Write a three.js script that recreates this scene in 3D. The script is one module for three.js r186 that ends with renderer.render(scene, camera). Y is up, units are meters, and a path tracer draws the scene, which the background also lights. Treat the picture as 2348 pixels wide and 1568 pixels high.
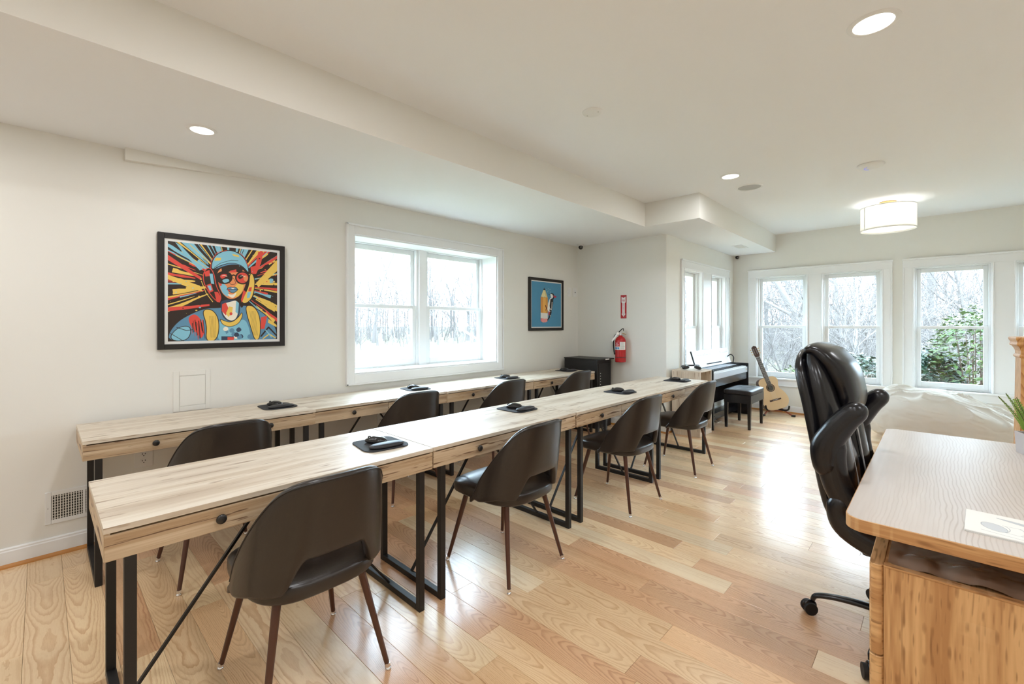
import * as THREE from 'three';
import { RoundedBoxGeometry } from 'three/addons/geometries/RoundedBoxGeometry.js';
import { mergeGeometries } from 'three/addons/utils/BufferGeometryUtils.js';
import { RectAreaLightUniformsLib } from 'three/addons/lights/RectAreaLightUniformsLib.js';

// ------------------------------------------------------------------ camera, sky, exposure
RectAreaLightUniformsLib.init();
const scene = new THREE.Scene();
const camera = new THREE.PerspectiveCamera(74.76, 2348 / 1568, 0.05, 400);
camera.position.set(3.79, 1.365, 0);
camera.rotation.set(0, THREE.MathUtils.degToRad(43.5), 0);
camera.setViewOffset(2348, 1568, 0, 41.2, 2348, 1568);
scene.background = new THREE.Color().setRGB(0.63, 0.835, 1.0);   // even overcast sky
scene.backgroundIntensity = 15;
const renderer = new THREE.WebGLRenderer();
renderer.toneMapping = THREE.LinearToneMapping;
renderer.toneMappingExposure = 1.5;
renderer.shadowMap.enabled = true;
const LAMP_WARM = new THREE.Color().setRGB(0.935, 0.955, 1.0);
const LAMP_POWER = 125;            // radiance of a recessed lamp's lens
// room sizes in metres
const CEIL = 2.76, LOW = 2.49, ZB = -7.915, ZA = -5.38, XS = 1.34, XR = 5.6, ZF = 1.6;

// ------------------------------------------------------------------ helpers
const V2 = (x, y) => new THREE.Vector2(x, y), V3 = (x, y, z) => new THREE.Vector3(x, y, z);
const lerp = (a, b, t) => a + (b - a) * t, clamp = (x, a, b) => Math.min(b, Math.max(a, x));
const smooth = (a, b, x) => { const t = clamp((x - a) / (b - a), 0, 1); return t * t * (3 - 2 * t); };
function rng(seed) { let s = seed >>> 0; return () => { s = (s + 0x6D2B79F5) >>> 0; let t = s; t = Math.imul(t ^ (t >>> 15), t | 1); t ^= t + Math.imul(t ^ (t >>> 7), t | 61); return ((t ^ (t >>> 14)) >>> 0) / 4294967296; }; }
function hash2(x, y, s) { let h = Math.imul(x, 374761393) + Math.imul(y, 668265263) + Math.imul(s, 974634541); h = Math.imul(h ^ (h >>> 13), 1274126177); return ((h ^ (h >>> 16)) >>> 0) / 4294967296; }
function noise2(x, y, s = 1) {
  const xi = Math.floor(x), yi = Math.floor(y), xf = x - xi, yf = y - yi, u = xf * xf * (3 - 2 * xf), v = yf * yf * (3 - 2 * yf);
  return lerp(lerp(hash2(xi, yi, s), hash2(xi + 1, yi, s), u), lerp(hash2(xi, yi + 1, s), hash2(xi + 1, yi + 1, s), u), v) * 2 - 1;
}
const fbm = (x, y, s, o = 4) => { let a = 0, w = 0.5; for (let i = 0; i < o; i++) { a += w * noise2(x, y, s + i * 17); x *= 2.03; y *= 2.03; w *= 0.5; } return a; };
const taken = {};
function numbered(name) { const n = taken[name] = (taken[name] ?? -1) + 1; return n ? `${name}_${String(n).padStart(3, '0')}` : name; }
function shadowed(o) { o.castShadow = true; o.receiveShadow = true; return o; }
function part(name, geo, mat, parent, label) {
  const m = shadowed(new THREE.Mesh(geo, mat)); m.name = name; if (label) m.userData.label = label; parent.add(m); return m;
}
function tag(o, label, category, group, kind) { o.userData.label = label; o.userData.category = category; if (group) o.userData.group = group; if (kind) o.userData.kind = kind; return o; }
function thing(name, label, category, [x, y, z] = [0, 0, 0], turn = 0, group) {
  const o = new THREE.Group(); o.name = numbered(name); o.position.set(x, y, z); o.rotation.y = turn; scene.add(o); return tag(o, label, category, group);
}
function single(name, geo, mat, label, category, pos = [0, 0, 0], group) {
  const o = shadowed(new THREE.Mesh(geo, mat)); o.name = numbered(name); o.position.set(...pos); scene.add(o); return tag(o, label, category, group);
}
function struct(name, geo, mat, label) {
  const o = geo ? shadowed(new THREE.Mesh(geo, mat)) : new THREE.Group(); o.name = name; scene.add(o); o.userData.kind = 'structure'; o.userData.label = label; return o;
}
function clean(g) { g = g.index ? g.toNonIndexed() : g; for (const k of Object.keys(g.attributes)) if (!['position', 'normal', 'uv'].includes(k)) g.deleteAttribute(k); if (!g.attributes.uv) g.setAttribute('uv', new THREE.Float32BufferAttribute(new Float32Array(g.attributes.position.count * 2), 2)); if (!g.attributes.normal) g.computeVertexNormals(); g.morphAttributes = {}; g.clearGroups(); return g; }
const merge = (...l) => mergeGeometries(l.flat().map(clean), false);
function rb(w, h, d, x = 0, y = 0, z = 0, r = 0.003, seg = 1) { return new RoundedBoxGeometry(w, h, d, seg, Math.min(r, w / 2.01, h / 2.01, d / 2.01)).translate(x, y, z); }
function bx(w, h, d, x = 0, y = 0, z = 0) { return new THREE.BoxGeometry(w, h, d).translate(x, y, z); }
const b2 = (x0, x1, y0, y1, z0, z1, r = 0.002) => rb(Math.abs(x1 - x0), Math.abs(y1 - y0), Math.abs(z1 - z0), (x0 + x1) / 2, (y0 + y1) / 2, (z0 + z1) / 2, r);
function cyl(rt, rbm, h, x = 0, y = 0, z = 0, seg = 20, open = false) { return new THREE.CylinderGeometry(rt, rbm, h, seg, 1, open).translate(x, y, z); }
function rod(p, q, r0, r1 = r0, seg = 10) {
  const a = V3(...p), b = V3(...q), d = b.clone().sub(a), g = new THREE.CylinderGeometry(r1, r0, d.length(), seg, 1);
  g.applyQuaternion(new THREE.Quaternion().setFromUnitVectors(V3(0, 1, 0), d.clone().normalize())); return g.translate((a.x + b.x) / 2, (a.y + b.y) / 2, (a.z + b.z) / 2);
}
function bar(p, q, w, h) { // square bar between two points
  const a = V3(...p), b = V3(...q), d = b.clone().sub(a), g = new THREE.BoxGeometry(w, d.length(), h);
  g.applyQuaternion(new THREE.Quaternion().setFromUnitVectors(V3(0, 1, 0), d.normalize())); return g.translate((a.x + b.x) / 2, (a.y + b.y) / 2, (a.z + b.z) / 2);
}
function tube(pts, r, n = 32, seg = 8) { return new THREE.TubeGeometry(new THREE.CatmullRomCurve3(pts.map((p) => V3(...p))), n, r, seg); }
function lathe(pts, seg = 32) { return new THREE.LatheGeometry(pts.map(([x, y]) => V2(x, y)), seg); }
function loft(rings, caps = true, closed = true) { // rings: arrays of Vector3, all the same length
  const n = rings[0].length, pos = [], idx = [], uv = [];
  rings.forEach((r, i) => r.forEach((p, j) => { pos.push(p.x, p.y, p.z); uv.push(j / n, i / (rings.length - 1)); }));
  const m = closed ? n : n - 1;
  for (let i = 0; i + 1 < rings.length; i++) for (let j = 0; j < m; j++) { const a = i * n + j, b = i * n + (j + 1) % n, c = a + n, d = b + n; idx.push(a, b, c, b, d, c); }
  if (caps) for (const e of [0, rings.length - 1]) {
    const c = rings[e].reduce((s, p) => s.add(p), V3(0, 0, 0)).multiplyScalar(1 / n), k = pos.length / 3; pos.push(c.x, c.y, c.z); uv.push(0.5, 0.5);
    for (let j = 0; j < n; j++) { const a = e * n + j, b = e * n + (j + 1) % n; if (e === 0) idx.push(k, b, a); else idx.push(k, a, b); }
  }
  const g = new THREE.BufferGeometry(); g.setAttribute('position', new THREE.Float32BufferAttribute(pos, 3)); g.setAttribute('uv', new THREE.Float32BufferAttribute(uv, 2)); g.setIndex(idx); g.computeVertexNormals(); return g;
}
const spow = (v, p) => Math.sign(v) * Math.abs(v) ** p;
function pillow(a, b, c, e1 = 0.6, e2 = 0.6, nu = 40, nv = 24, bend) { // superellipsoid with half sizes a, b, c
  const rings = [];
  for (let i = 0; i <= nv; i++) { const f = -Math.PI / 2 + Math.PI * lerp(0.004, 0.996, i / nv), r = []; for (let j = 0; j < nu; j++) { const t = -j / nu * Math.PI * 2; const p = V3(a * spow(Math.cos(f), e1) * spow(Math.cos(t), e2), b * spow(Math.sin(f), e1), c * spow(Math.cos(f), e1) * spow(Math.sin(t), e2)); r.push(bend ? bend(p) : p); } rings.push(r); }
  return loft(rings);
}
function sweep(pts, rad, nSeg = 40, nR = 16, side = V3(0, 0, 1), ex = 0.8, e0 = 0, e1 = 0) { // elliptical section [half width along side, half height] along a curve
  const c = new THREE.CatmullRomCurve3(pts.map((p) => V3(...p))), rings = [];
  for (let i = 0; i <= nSeg; i++) {
    const t = e0 || e1 ? 0.5 - 0.5 * Math.cos(Math.PI * i / nSeg) : i / nSeg, fade = Math.sqrt(Math.max(0.0004, 1 - (e0 && t < e0 ? (1 - t / e0) ** 2 : e1 && t > 1 - e1 ? (1 - (1 - t) / e1) ** 2 : 0))), p = c.getPoint(t), T = c.getTangent(t), S = side.clone().addScaledVector(T, -side.dot(T)).normalize(), N = T.clone().cross(S), k = t * (rad.length - 1), k0 = Math.min(Math.floor(k), rad.length - 2), f = smooth(0, 1, k - k0), ra = fade * lerp(rad[k0][0], rad[k0 + 1][0], f), rbb = fade * lerp(rad[k0][1], rad[k0 + 1][1], f), r = [];
    for (let j = 0; j < nR; j++) { const a = j / nR * Math.PI * 2; r.push(p.clone().addScaledVector(S, ra * spow(Math.cos(a), ex)).addScaledVector(N, rbb * spow(Math.sin(a), ex))); }
    rings.push(r);
  }
  return loft(rings);
}
function mapUV(g, grain, su, sv, ou = 0, ov = 0) { // uv in metres, u along the grain axis
  g = clean(g); const p = g.attributes.position, uv = g.attributes.uv, gi = 'xyz'.indexOf(grain), a = V3(), b = V3(), c = V3(), n = V3();
  for (let i = 0; i < p.count; i += 3) {
    a.fromBufferAttribute(p, i); b.fromBufferAttribute(p, i + 1); c.fromBufferAttribute(p, i + 2); n.copy(b).sub(a).cross(c.clone().sub(a));
    const m = [Math.abs(n.x), Math.abs(n.y), Math.abs(n.z)], d = m.indexOf(Math.max(...m)); let ui = gi, vi = 3 - gi - d; if (d === gi) { ui = (gi + 1) % 3; vi = (gi + 2) % 3; }
    [a, b, c].forEach((q, k) => uv.setXY(i + k, q.getComponent(ui) * su + ou, q.getComponent(vi) * sv + ov));
  }
  return g;
}
const plates = (w, h, r, d, bev = 0.001) => { // rounded plate in the xy plane, front at +z
  const s = new THREE.Shape(), x = w / 2, y = h / 2; s.moveTo(-x + r, -y); s.lineTo(x - r, -y); s.quadraticCurveTo(x, -y, x, -y + r); s.lineTo(x, y - r); s.quadraticCurveTo(x, y, x - r, y); s.lineTo(-x + r, y); s.quadraticCurveTo(-x, y, -x, y - r); s.lineTo(-x, -y + r); s.quadraticCurveTo(-x, -y, -x + r, -y);
  return new THREE.ExtrudeGeometry(s, { depth: d, bevelEnabled: bev > 0, bevelSize: bev, bevelThickness: bev, bevelSegments: 1, curveSegments: 5 });
};
// ------------------------------------------------------------------ textures
function paint(w, h, f, srgb = true) { // f(x 0..1, y 0..1) gives r, g, b 0..255
  const d = new Uint8Array(w * h * 4);
  for (let j = 0; j < h; j++) for (let i = 0; i < w; i++) { const c = f(i / w, j / h), k = (j * w + i) * 4; for (let q = 0; q < 3; q++) d[k + q] = clamp(c[q], 0, 255); d[k + 3] = 255; }
  const t = new THREE.DataTexture(d, w, h); t.wrapS = t.wrapT = THREE.RepeatWrapping; t.magFilter = THREE.LinearFilter; t.minFilter = THREE.LinearMipmapLinearFilter; t.generateMipmaps = true; if (srgb) t.colorSpace = THREE.SRGBColorSpace; t.needsUpdate = true; return t;
}
function drawn(w, h, f) { const c = document.createElement('canvas'); c.width = w; c.height = h; f(c.getContext('2d'), w, h); const t = new THREE.CanvasTexture(c); t.colorSpace = THREE.SRGBColorSpace; return t; }
const mix3 = (a, b, t) => [lerp(a[0], b[0], t), lerp(a[1], b[1], t), lerp(a[2], b[2], t)];
function plankTexture(seed, light, dark, style) { // flat-sawn hickory board: 2 m by 0.135 m
  const r = rng(seed), c0 = (r() - 0.5) * 1.2, sl = 0.35 + r() * 0.5, freq = style ? 30 + r() * 14 : 20 + r() * 9, ph = r() * 40;
  return paint(1024, 96, (x, y) => {
    const v = (y - 0.5) - c0 * 0.5 + 0.13 * fbm(x * 4 + ph, y * 1.2, seed, 3) + 0.02 * fbm(x * 18, y * 5, seed + 2, 2), d = style ? 1.4 + 0.12 * fbm(x * 2, 1.7, seed, 2) : 0.10 + Math.abs(((x * sl + ph) % 1.2) - 0.6) * 1.5 + 0.20 * fbm(x * 4.5, 3.3, seed + 7, 3), rr = Math.sqrt(v * v + d * d) + 0.012 * fbm(x * 40, y * 10, seed + 3, 3);
    let s = rr * freq % 1; s = s < 0 ? s + 1 : s; const late = smooth(0.35, 0.93, s) * (1 - smooth(0.94, 1, s)), wt = 0.55 + 0.45 * noise2(Math.floor(rr * freq) * 3.7, 1.5, seed + 41), fine = noise2(x * 70, y * 200, seed + 9) * 0.5 + noise2(x * 170, y * 330, seed + 5) * 0.4, pore = Math.max(0, noise2(x * 55, y * 160, seed + 21) - 0.4), broad = fbm(x * 1.5 + ph, y * 0.6, seed + 31, 2);
    return mix3(light, dark, clamp(0.10 + late * wt * 0.62 + fine * 0.11 + pore * 0.30 + broad * 0.34, 0, 1));
  });
}
const plankTex = [
  plankTexture(11, [240, 207, 163], [188, 136, 90], 0), plankTexture(27, [243, 215, 174], [204, 158, 112], 0), plankTexture(35, [236, 197, 150], [180, 126, 82], 0), plankTexture(44, [245, 221, 184], [213, 172, 127], 1),
  plankTexture(58, [231, 188, 144], [176, 119, 80], 1), plankTexture(63, [240, 208, 164], [196, 147, 98], 1), plankTexture(79, [222, 178, 136], [160, 108, 74], 0), plankTexture(88, [243, 214, 170], [193, 141, 94], 0)];
function laminate(seed, w, h, light, mid, dark, knots, ck = 1.9) { // light rustic laminate, grain along u; 1.2 m by 0.6 m
  const r = rng(seed), kn = []; for (let i = 0; i < knots; i++) kn.push([r(), r(), 0.02 + r() * 0.05]);
  return paint(w, h, (x, y) => {
    let warp = 0; for (const [kx, ky, ks] of kn) { const dx = (x - kx) / (ks * 3.2), dy = (y - ky) / ks, q = Math.exp(-(dx * dx + dy * dy)); warp += q * (y > ky ? 1 : -1) * 0.03; }
    const yy = y + warp + 0.012 * fbm(x * 4, y * 3, seed, 3), band = fbm(x * 1.6, yy * 13, seed + 2, 4), streak = fbm(x * 6, yy * 90, seed + 4, 3), crack = Math.max(0, noise2(x * 7, yy * 60, seed + 8) * 0.7 + noise2(x * 22, yy * 120, seed + 12) * 0.5 - 0.52);
    let c = mix3(light, mid, clamp(0.45 + band * 1.0 + streak * 0.55, 0, 1)); c = mix3(c, dark, clamp(crack * ck + Math.abs(warp) * 12, 0, 0.85)); return c;
  });
}
const topTex = laminate(5, 1024, 512, [224, 213, 196], [201, 184, 161], [150, 126, 102], 3, 2.3);
const frontTex = laminate(19, 1024, 256, [210, 188, 158], [176, 146, 112], [96, 68, 46], 7, 3.6);
const cubbyTex = laminate(31, 512, 256, [222, 208, 188], [198, 178, 154], [150, 126, 104], 2);
const officeTopTex = paint(512, 1024, (x, y) => { // pale wavy grain, lines along v
  const xx = x + 0.004 * noise2(y * 26, x * 30, 3) + 0.03 * fbm(y * 3, x * 2, 8, 3), l = Math.sin(xx * 400 + 6 * fbm(x * 5, y * 2, 4, 3)), amt = smooth(-0.25, 0.3, fbm(x * 4, y * 1.1, 12, 2)); const k = clamp(smooth(0.45, 1, l) * amt * 0.6 + 0.16 * fbm(x * 60, y * 8, 6, 2) + 0.10, 0, 1);
  return mix3([214, 204, 195], [178, 162, 149], k);
});
const oakTex = paint(1024, 512, (x, y) => { // warm rough-sawn oak, grain along u; 1.2 m by 0.6 m
  const yy = y + 0.02 * fbm(x * 3, y * 4, 41, 3), band = fbm(x * 1.3, yy * 11, 43, 4), streak = fbm(x * 9, yy * 85, 47, 3), pore = Math.max(0, noise2(x * 26, yy * 120, 51) - 0.35), saw = smooth(0.35, 0.6, noise2(x * 70, y * 5, 57)) * smooth(0.0, 0.4, fbm(x * 4, y * 5, 61, 2));
  let c = mix3([226, 182, 128], [188, 138, 88], clamp(0.4 + band * 1.1 + streak * 0.6, 0, 1)); c = mix3(c, [120, 78, 42], clamp(pore * 0.9, 0, 0.6)); return mix3(c, [238, 204, 156], saw * 0.45);
});
const newelTex = paint(512, 128, (x, y) => { const d = 0.2 + 0.5 * Math.abs(Math.sin(x * 4)) + 0.15 * fbm(x * 4, 2, 91, 3), rr = Math.sqrt((y - 0.5) ** 2 + d * d) * 16; let s = rr % 1; return mix3([222, 172, 112], [170, 112, 58], clamp(s ** 3 * 0.8 + fbm(x * 8, y * 60, 95, 3) * 0.4 + 0.12, 0, 1)); });
for (const t of [topTex, frontTex, cubbyTex, officeTopTex, oakTex, newelTex, ...plankTex]) t.wrapS = t.wrapT = THREE.MirroredRepeatWrapping;
const leatherBump = paint(256, 256, (x, y) => { const v = 128 + 90 * fbm(x * 26, y * 26, 71, 3); return [v, v, v]; }, false); leatherBump.repeat.set(3, 3);
const clothBump = paint(256, 256, (x, y) => { const v = 128 + 40 * Math.sin(x * 400) * Math.sin(y * 400) + 60 * fbm(x * 8, y * 8, 73, 3); return [v, v, v]; }, false);
const grassTex = paint(256, 256, (x, y) => mix3([70, 82, 48], [98, 98, 72], clamp(0.5 + fbm(x * 18, y * 18, 81, 4) * 1.2, 0, 1))); grassTex.repeat.set(40, 40);
// ------------------------------------------------------------------ materials
const lin = (r, g, b) => new THREE.Color().setRGB(r, g, b);
const std = (color, roughness = 0.6, o = {}) => new THREE.MeshStandardMaterial({ color, roughness, ...o });
const phys = (color, roughness, o = {}) => new THREE.MeshPhysicalMaterial({ color, roughness, ...o });
const M = {
  wall: std(lin(0.82, 0.80, 0.74), 0.85), ceiling: std(lin(0.87, 0.875, 0.875), 0.9), trim: std(lin(0.86, 0.86, 0.85), 0.38), vinyl: std(lin(0.82, 0.83, 0.82), 0.35), white: std(lin(0.82, 0.82, 0.80), 0.45), plate: std(lin(0.84, 0.83, 0.80), 0.35),
  glass: phys(0xffffff, 0.0, { transmission: 1, thickness: 0, ior: 1.45 }),
  shoe: std(0xc0833f, 0.4), blackMetal: std(lin(0.009, 0.008, 0.008), 0.48), dark: std(lin(0.007, 0.007, 0.008), 0.6), chrome: std(lin(0.8, 0.8, 0.82), 0.12, { metalness: 1 }), steel: std(lin(0.55, 0.55, 0.55), 0.3, { metalness: 1 }),
  deskTop: std(0xffffff, 0.42, { map: topTex }), deskFront: std(0xffffff, 0.5, { map: frontTex }), cubby: std(0xffffff, 0.5, { map: cubbyTex }),
  leather: phys(lin(0.027, 0.020, 0.016), 0.30, { bumpMap: leatherBump, bumpScale: 0.0004 }), leatherShiny: phys(lin(0.005, 0.005, 0.007), 0.25, { bumpMap: leatherBump, bumpScale: 0.0003 }), welt: std(lin(0.02, 0.018, 0.017), 0.4), piping: std(lin(0.55, 0.55, 0.56), 0.4),
  walnut: std(lin(0.085, 0.030, 0.016), 0.35), knob: std(lin(0.016, 0.014, 0.013), 0.3), padFoam: std(lin(0.030, 0.031, 0.036), 0.75), gel: std(lin(0.022, 0.022, 0.026), 0.45), mouse: phys(lin(0.014, 0.014, 0.015), 0.16),
  officeTop: std(0xffffff, 0.33, { map: officeTopTex }), oak: std(0xffffff, 0.5, { map: oakTex }), film: phys(lin(0.36, 0.27, 0.205), 0.18, { clearcoat: 0.6, clearcoatRoughness: 0.15 }),
  newel: std(0xffffff, 0.32, { map: newelTex }), beige: std(lin(0.63, 0.575, 0.50), 0.8, { bumpMap: clothBump, bumpScale: 0.0006 }),
  pianoBlack: phys(lin(0.008, 0.008, 0.011), 0.22), pianoGrey: phys(lin(0.50, 0.51, 0.54), 0.3), lidGrey: phys(lin(0.62, 0.62, 0.66), 0.25), keyWhite: std(lin(0.84, 0.84, 0.82), 0.25), benchVinyl: phys(lin(0.014, 0.014, 0.018), 0.34),
  spruce: phys(lin(0.70, 0.50, 0.29), 0.3), rosewood: phys(lin(0.07, 0.03, 0.02), 0.35), fretboard: std(lin(0.06, 0.045, 0.04), 0.45), nylon: std(lin(0.75, 0.74, 0.70), 0.3), redwood: std(lin(0.30, 0.07, 0.03), 0.4),
  red: phys(lin(0.50, 0.012, 0.014), 0.25), brass: std(lin(0.62, 0.42, 0.18), 0.3, { metalness: 1 }), grille: std(lin(0.50, 0.50, 0.48), 0.7), louver: std(lin(0.78, 0.77, 0.73), 0.5), hollow: std(lin(0.03, 0.03, 0.025), 0.9),
  bark: std(lin(0.14, 0.125, 0.117), 0.9), laurel: std(lin(0.017, 0.046, 0.023), 0.4, { side: THREE.DoubleSide }), lime: std(lin(0.058, 0.105, 0.020), 0.5, { side: THREE.DoubleSide }), twig: std(lin(0.14, 0.09, 0.07), 0.9),
  fern: std(lin(0.20, 0.34, 0.035), 0.55, { side: THREE.DoubleSide }), fernStem: std(lin(0.10, 0.13, 0.02), 0.6), cement: std(lin(0.58, 0.52, 0.50), 0.8), soil: std(lin(0.05, 0.035, 0.025), 0.95), grass: std(0xffffff, 0.95, { map: grassTex }), woodland: std(lin(0.30, 0.28, 0.27), 0.95),
  paper: std(0xffffff, 0.7), blueLed: std(lin(0.1, 0.1, 0.5), 0.4, { emissive: lin(0.2, 0.25, 1.0), emissiveIntensity: 0.7 }),
  lens: std(lin(0.9, 0.9, 0.88), 0.5, { emissive: lin(1.0, 0.95, 0.86), emissiveIntensity: 4 }), frameBlack: std(lin(0.010, 0.007, 0.005), 0.55), mat: std(lin(0.80, 0.79, 0.76), 0.7),
};
// ------------------------------------------------------------------ the room
{ // floor of single boards laid across the room
  const floor = struct('floor', null, null, 'glossy light hickory plank floor');
  part('subfloor', bx(XR + 0.7, 0.2, ZF - ZB + 0.4, XR / 2, -0.118, (ZF + ZB) / 2), M.hollow, floor);
  const W = 0.135, G = 0.0004, c = 0.0009, lens = [0.55, 0.75, 0.95, 1.2, 1.45, 1.75], geos = {}, mats = [], r = rng(404);
  plankTex.forEach((t, i) => { for (const k of [0.93, 1.0, 1.06]) mats.push(phys(lin(k, k * (k > 1 ? 0.99 : 1), k), 0.34, { map: t, clearcoat: 0.7, clearcoatRoughness: 0.18 })); });
  const board = (L, ou) => { // chamfered board along x, top at y = 0
    const x0 = G, x1 = L - G, z0 = -W / 2 + G, z1 = W / 2 - G, P = [], U = [], quad = (...q) => { for (const k of [0, 1, 2, 0, 2, 3]) { P.push(...q[k]); U.push(q[k][0] / 2 + ou, q[k][2] / W + 0.5); } };
    const A = [[x0, -0.015, z0], [x1, -0.015, z0], [x1, -0.015, z1], [x0, -0.015, z1]], B = [[x0, -c, z0], [x1, -c, z0], [x1, -c, z1], [x0, -c, z1]], T = [[x0 + c, 0, z0 + c], [x1 - c, 0, z0 + c], [x1 - c, 0, z1 - c], [x0 + c, 0, z1 - c]];
    quad(T[0], T[3], T[2], T[1]); for (let i = 0; i < 4; i++) { const j = (i + 1) % 4; quad(B[j], B[i], T[i], T[j]); quad(A[j], A[i], B[i], B[j]); }
    const g = new THREE.BufferGeometry(); g.setAttribute('position', new THREE.Float32BufferAttribute(P, 3)); g.setAttribute('uv', new THREE.Float32BufferAttribute(U, 2)); g.computeVertexNormals(); return g;
  };
  const rest = [[], []]; let n = 0;
  for (let row = 0; ; row++) {
    const z = ZB + W * (row + 0.5); if (z - W / 2 > ZF) break;
    let x = -r() * 0.9;
    while (x < XR) {
      let li = Math.floor(r() * 6), L = lens[li]; const mi = Math.floor(r() * mats.length), ov = Math.floor(r() * 4) * 0.25; let s = Math.max(x, 0), e = Math.min(x + L, XR); x += L;
      if (e - s < 0.02) continue;
      const key = (e - s).toFixed(3) + '_' + ov; geos[key] ??= board(e - s, ov);
      if (z < 0.5 && n < 300 && s < 4.9) { const m = part(n ? `plank_${String(n).padStart(3, '0')}` : 'plank', geos[key], mats[mi], floor); m.position.set(s, 0, z); n++; } else rest[mi % 2].push(geos[key].clone().translate(s, 0, z));
    }
  }
  rest.forEach((l, i) => { if (l.length) part('plank_remainder', merge(l), mats[i * 11 + 4], floor).userData.kind = 'stuff'; });
}
function wallShape(x0, x1, y0, y1, holes, depth) {
  const s = new THREE.Shape([V2(x0, y0), V2(x1, y0), V2(x1, y1), V2(x0, y1)]);
  for (const [a, b, c, d] of holes) s.holes.push(new THREE.Path([V2(a, c), V2(a, d), V2(b, d), V2(b, c)]));
  return new THREE.ExtrudeGeometry(s, { depth, bevelEnabled: false }).translate(0, 0, -depth);
}
const QY = Math.PI / 2;
const LW = [1.935, 3.735, 0.912, 2.17];                                    // opening in the left wall (along -z)
const SW = [[5.896, 6.542], [6.884, 7.509]], BW = [[1.691, 2.379], [2.565, 3.25], [3.57, 4.276], [4.465, 5.15]], WY = [0.525, 2.11];
struct('wall_left', wallShape(-ZF - 0.3, -ZA + 0.2, -0.1, CEIL + 0.2, [LW], 0.34).rotateY(QY), M.wall, 'warm white painted wall behind the desk row');
struct('wall_alcove', bx(XS, CEIL + 0.3, 0.2, XS / 2, CEIL / 2 + 0.05, ZA - 0.1), M.wall, 'short white wall carrying the fire extinguisher');
struct('wall_side', wallShape(-ZA + 0.2, -ZB + 0.2, -0.1, CEIL + 0.2, SW.map((w) => [...w, ...WY]), 0.22).rotateY(QY).translate(XS, 0, 0), M.wall, 'white wall with two narrow windows behind the piano');
struct('wall_back', wallShape(XS, XR + 0.2, -0.1, CEIL + 0.2, BW.map((w) => [...w, ...WY]), 0.2).translate(0, 0, ZB), M.wall, 'white end wall with a row of tall windows');
struct('wall_right', bx(0.2, CEIL + 0.3, ZF - ZB + 0.6, XR + 0.1, CEIL / 2 + 0.05, (ZF + ZB) / 2), M.wall, 'white wall');
struct('wall_front', bx(XR + 0.6, CEIL + 0.3, 0.2, XR / 2, CEIL / 2 + 0.05, ZF + 0.1), M.wall, 'white wall');
struct('ceiling', bx(XR + 0.9, 0.2, ZF - ZB + 0.6, XR / 2, CEIL + 0.1, (ZF + ZB) / 2), M.ceiling, 'flat white ceiling');
{
  const s = new THREE.Shape([[0, -ZF], [1.345, -ZF], [1.345, 4.81], [1.965, 4.81], [1.965, -ZB], [XS, -ZB], [XS, -ZA], [0, -ZA]].map(([x, y]) => V2(x, y)));
  struct('ceiling_soffit', new THREE.ExtrudeGeometry(s, { depth: CEIL - LOW, bevelEnabled: false }).rotateX(-QY).translate(0, LOW, 0), [M.ceiling, M.wall], 'lowered boxed soffit along the desk wall');
  const w = [[0, -0.372, 0.078], [0.045, -0.372, 0.078], [0.01, -1.25, 0.012], [0, -1.25, 0.012]], lo = w.map(([x, z, h]) => V3(x, LOW - h, z)), hi = w.map(([x, z]) => V3(x, LOW, z)), g = loft([lo, hi]).toNonIndexed(); g.computeVertexNormals();
  struct('trim_1', g, M.wall, 'shallow boxed strip where wall meets soffit');
}
function baseboard(name, x0, x1, place) { // moulded profile along local x, front at +z
  const o = struct(name, null, null, 'white moulded baseboard with wood shoe strip');
  const p = [[0, 0.012], [0.016, 0.012], [0.016, 0.088], [0.013, 0.094], [0.013, 0.102], [0.008, 0.108], [0, 0.108]], s = new THREE.Shape(p.map(([a, b]) => V2(a, b)));
  const q = new THREE.Shape(); q.moveTo(0, 0); q.lineTo(0.03, 0); q.quadraticCurveTo(0.028, 0.018, 0.012, 0.022); q.lineTo(0, 0.022);
  for (const [n, sh, m] of [['board', s, M.trim], ['shoe_strip', q, M.shoe]]) part(n, place(new THREE.ExtrudeGeometry(sh, { depth: x1 - x0, bevelEnabled: false, curveSegments: 4 }).translate(0, 0, x0)), m, o);
}
baseboard('baseboard_left', ZA, ZF, (g) => g);                                        // profile x is world x, run is world z
baseboard('baseboard_alcove', 0, XS, (g) => g.rotateY(-QY).translate(XS, 0, ZA).applyMatrix4(new THREE.Matrix4()));
baseboard('baseboard_side', ZB, ZA, (g) => g.translate(XS, 0, 0));
baseboard('baseboard_back', 0, XR - XS, (g) => g.rotateY(-QY).translate(XR, 0, ZB));

// double-hung windows: local x along the wall, y up, z = 0 at the frame's room side
function sash(parent, w, h, y0, z, lower) {
  const st = 0.042, top = lower ? 0.036 : 0.05, bot = lower ? 0.062 : 0.036, d = 0.034, o = part('sash', merge(b2(-w / 2, -w / 2 + st, y0, y0 + h, z - d, z, 0.004), b2(w / 2 - st, w / 2, y0, y0 + h, z - d, z, 0.004), b2(-w / 2 + st, w / 2 - st, y0, y0 + bot, z - d, z, 0.004), b2(-w / 2 + st, w / 2 - st, y0 + h - top, y0 + h, z - d, z, 0.004)), M.vinyl, parent);
  part('pane', bx(w - st * 2 + 0.01, h - top - bot + 0.01, 0.004, 0, y0 + (h + bot - top) / 2, z - d / 2), M.glass, o);
  if (lower) part('sash_lock', merge(rb(0.05, 0.012, 0.02, 0, y0 + h + 0.006, z - 0.018, 0.004), rod([0.0, y0 + h + 0.012, z - 0.012], [0.03, y0 + h + 0.016, z + 0.006], 0.005, 0.004, 6)), M.vinyl, o);
}
let windowNumber = 0;
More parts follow.
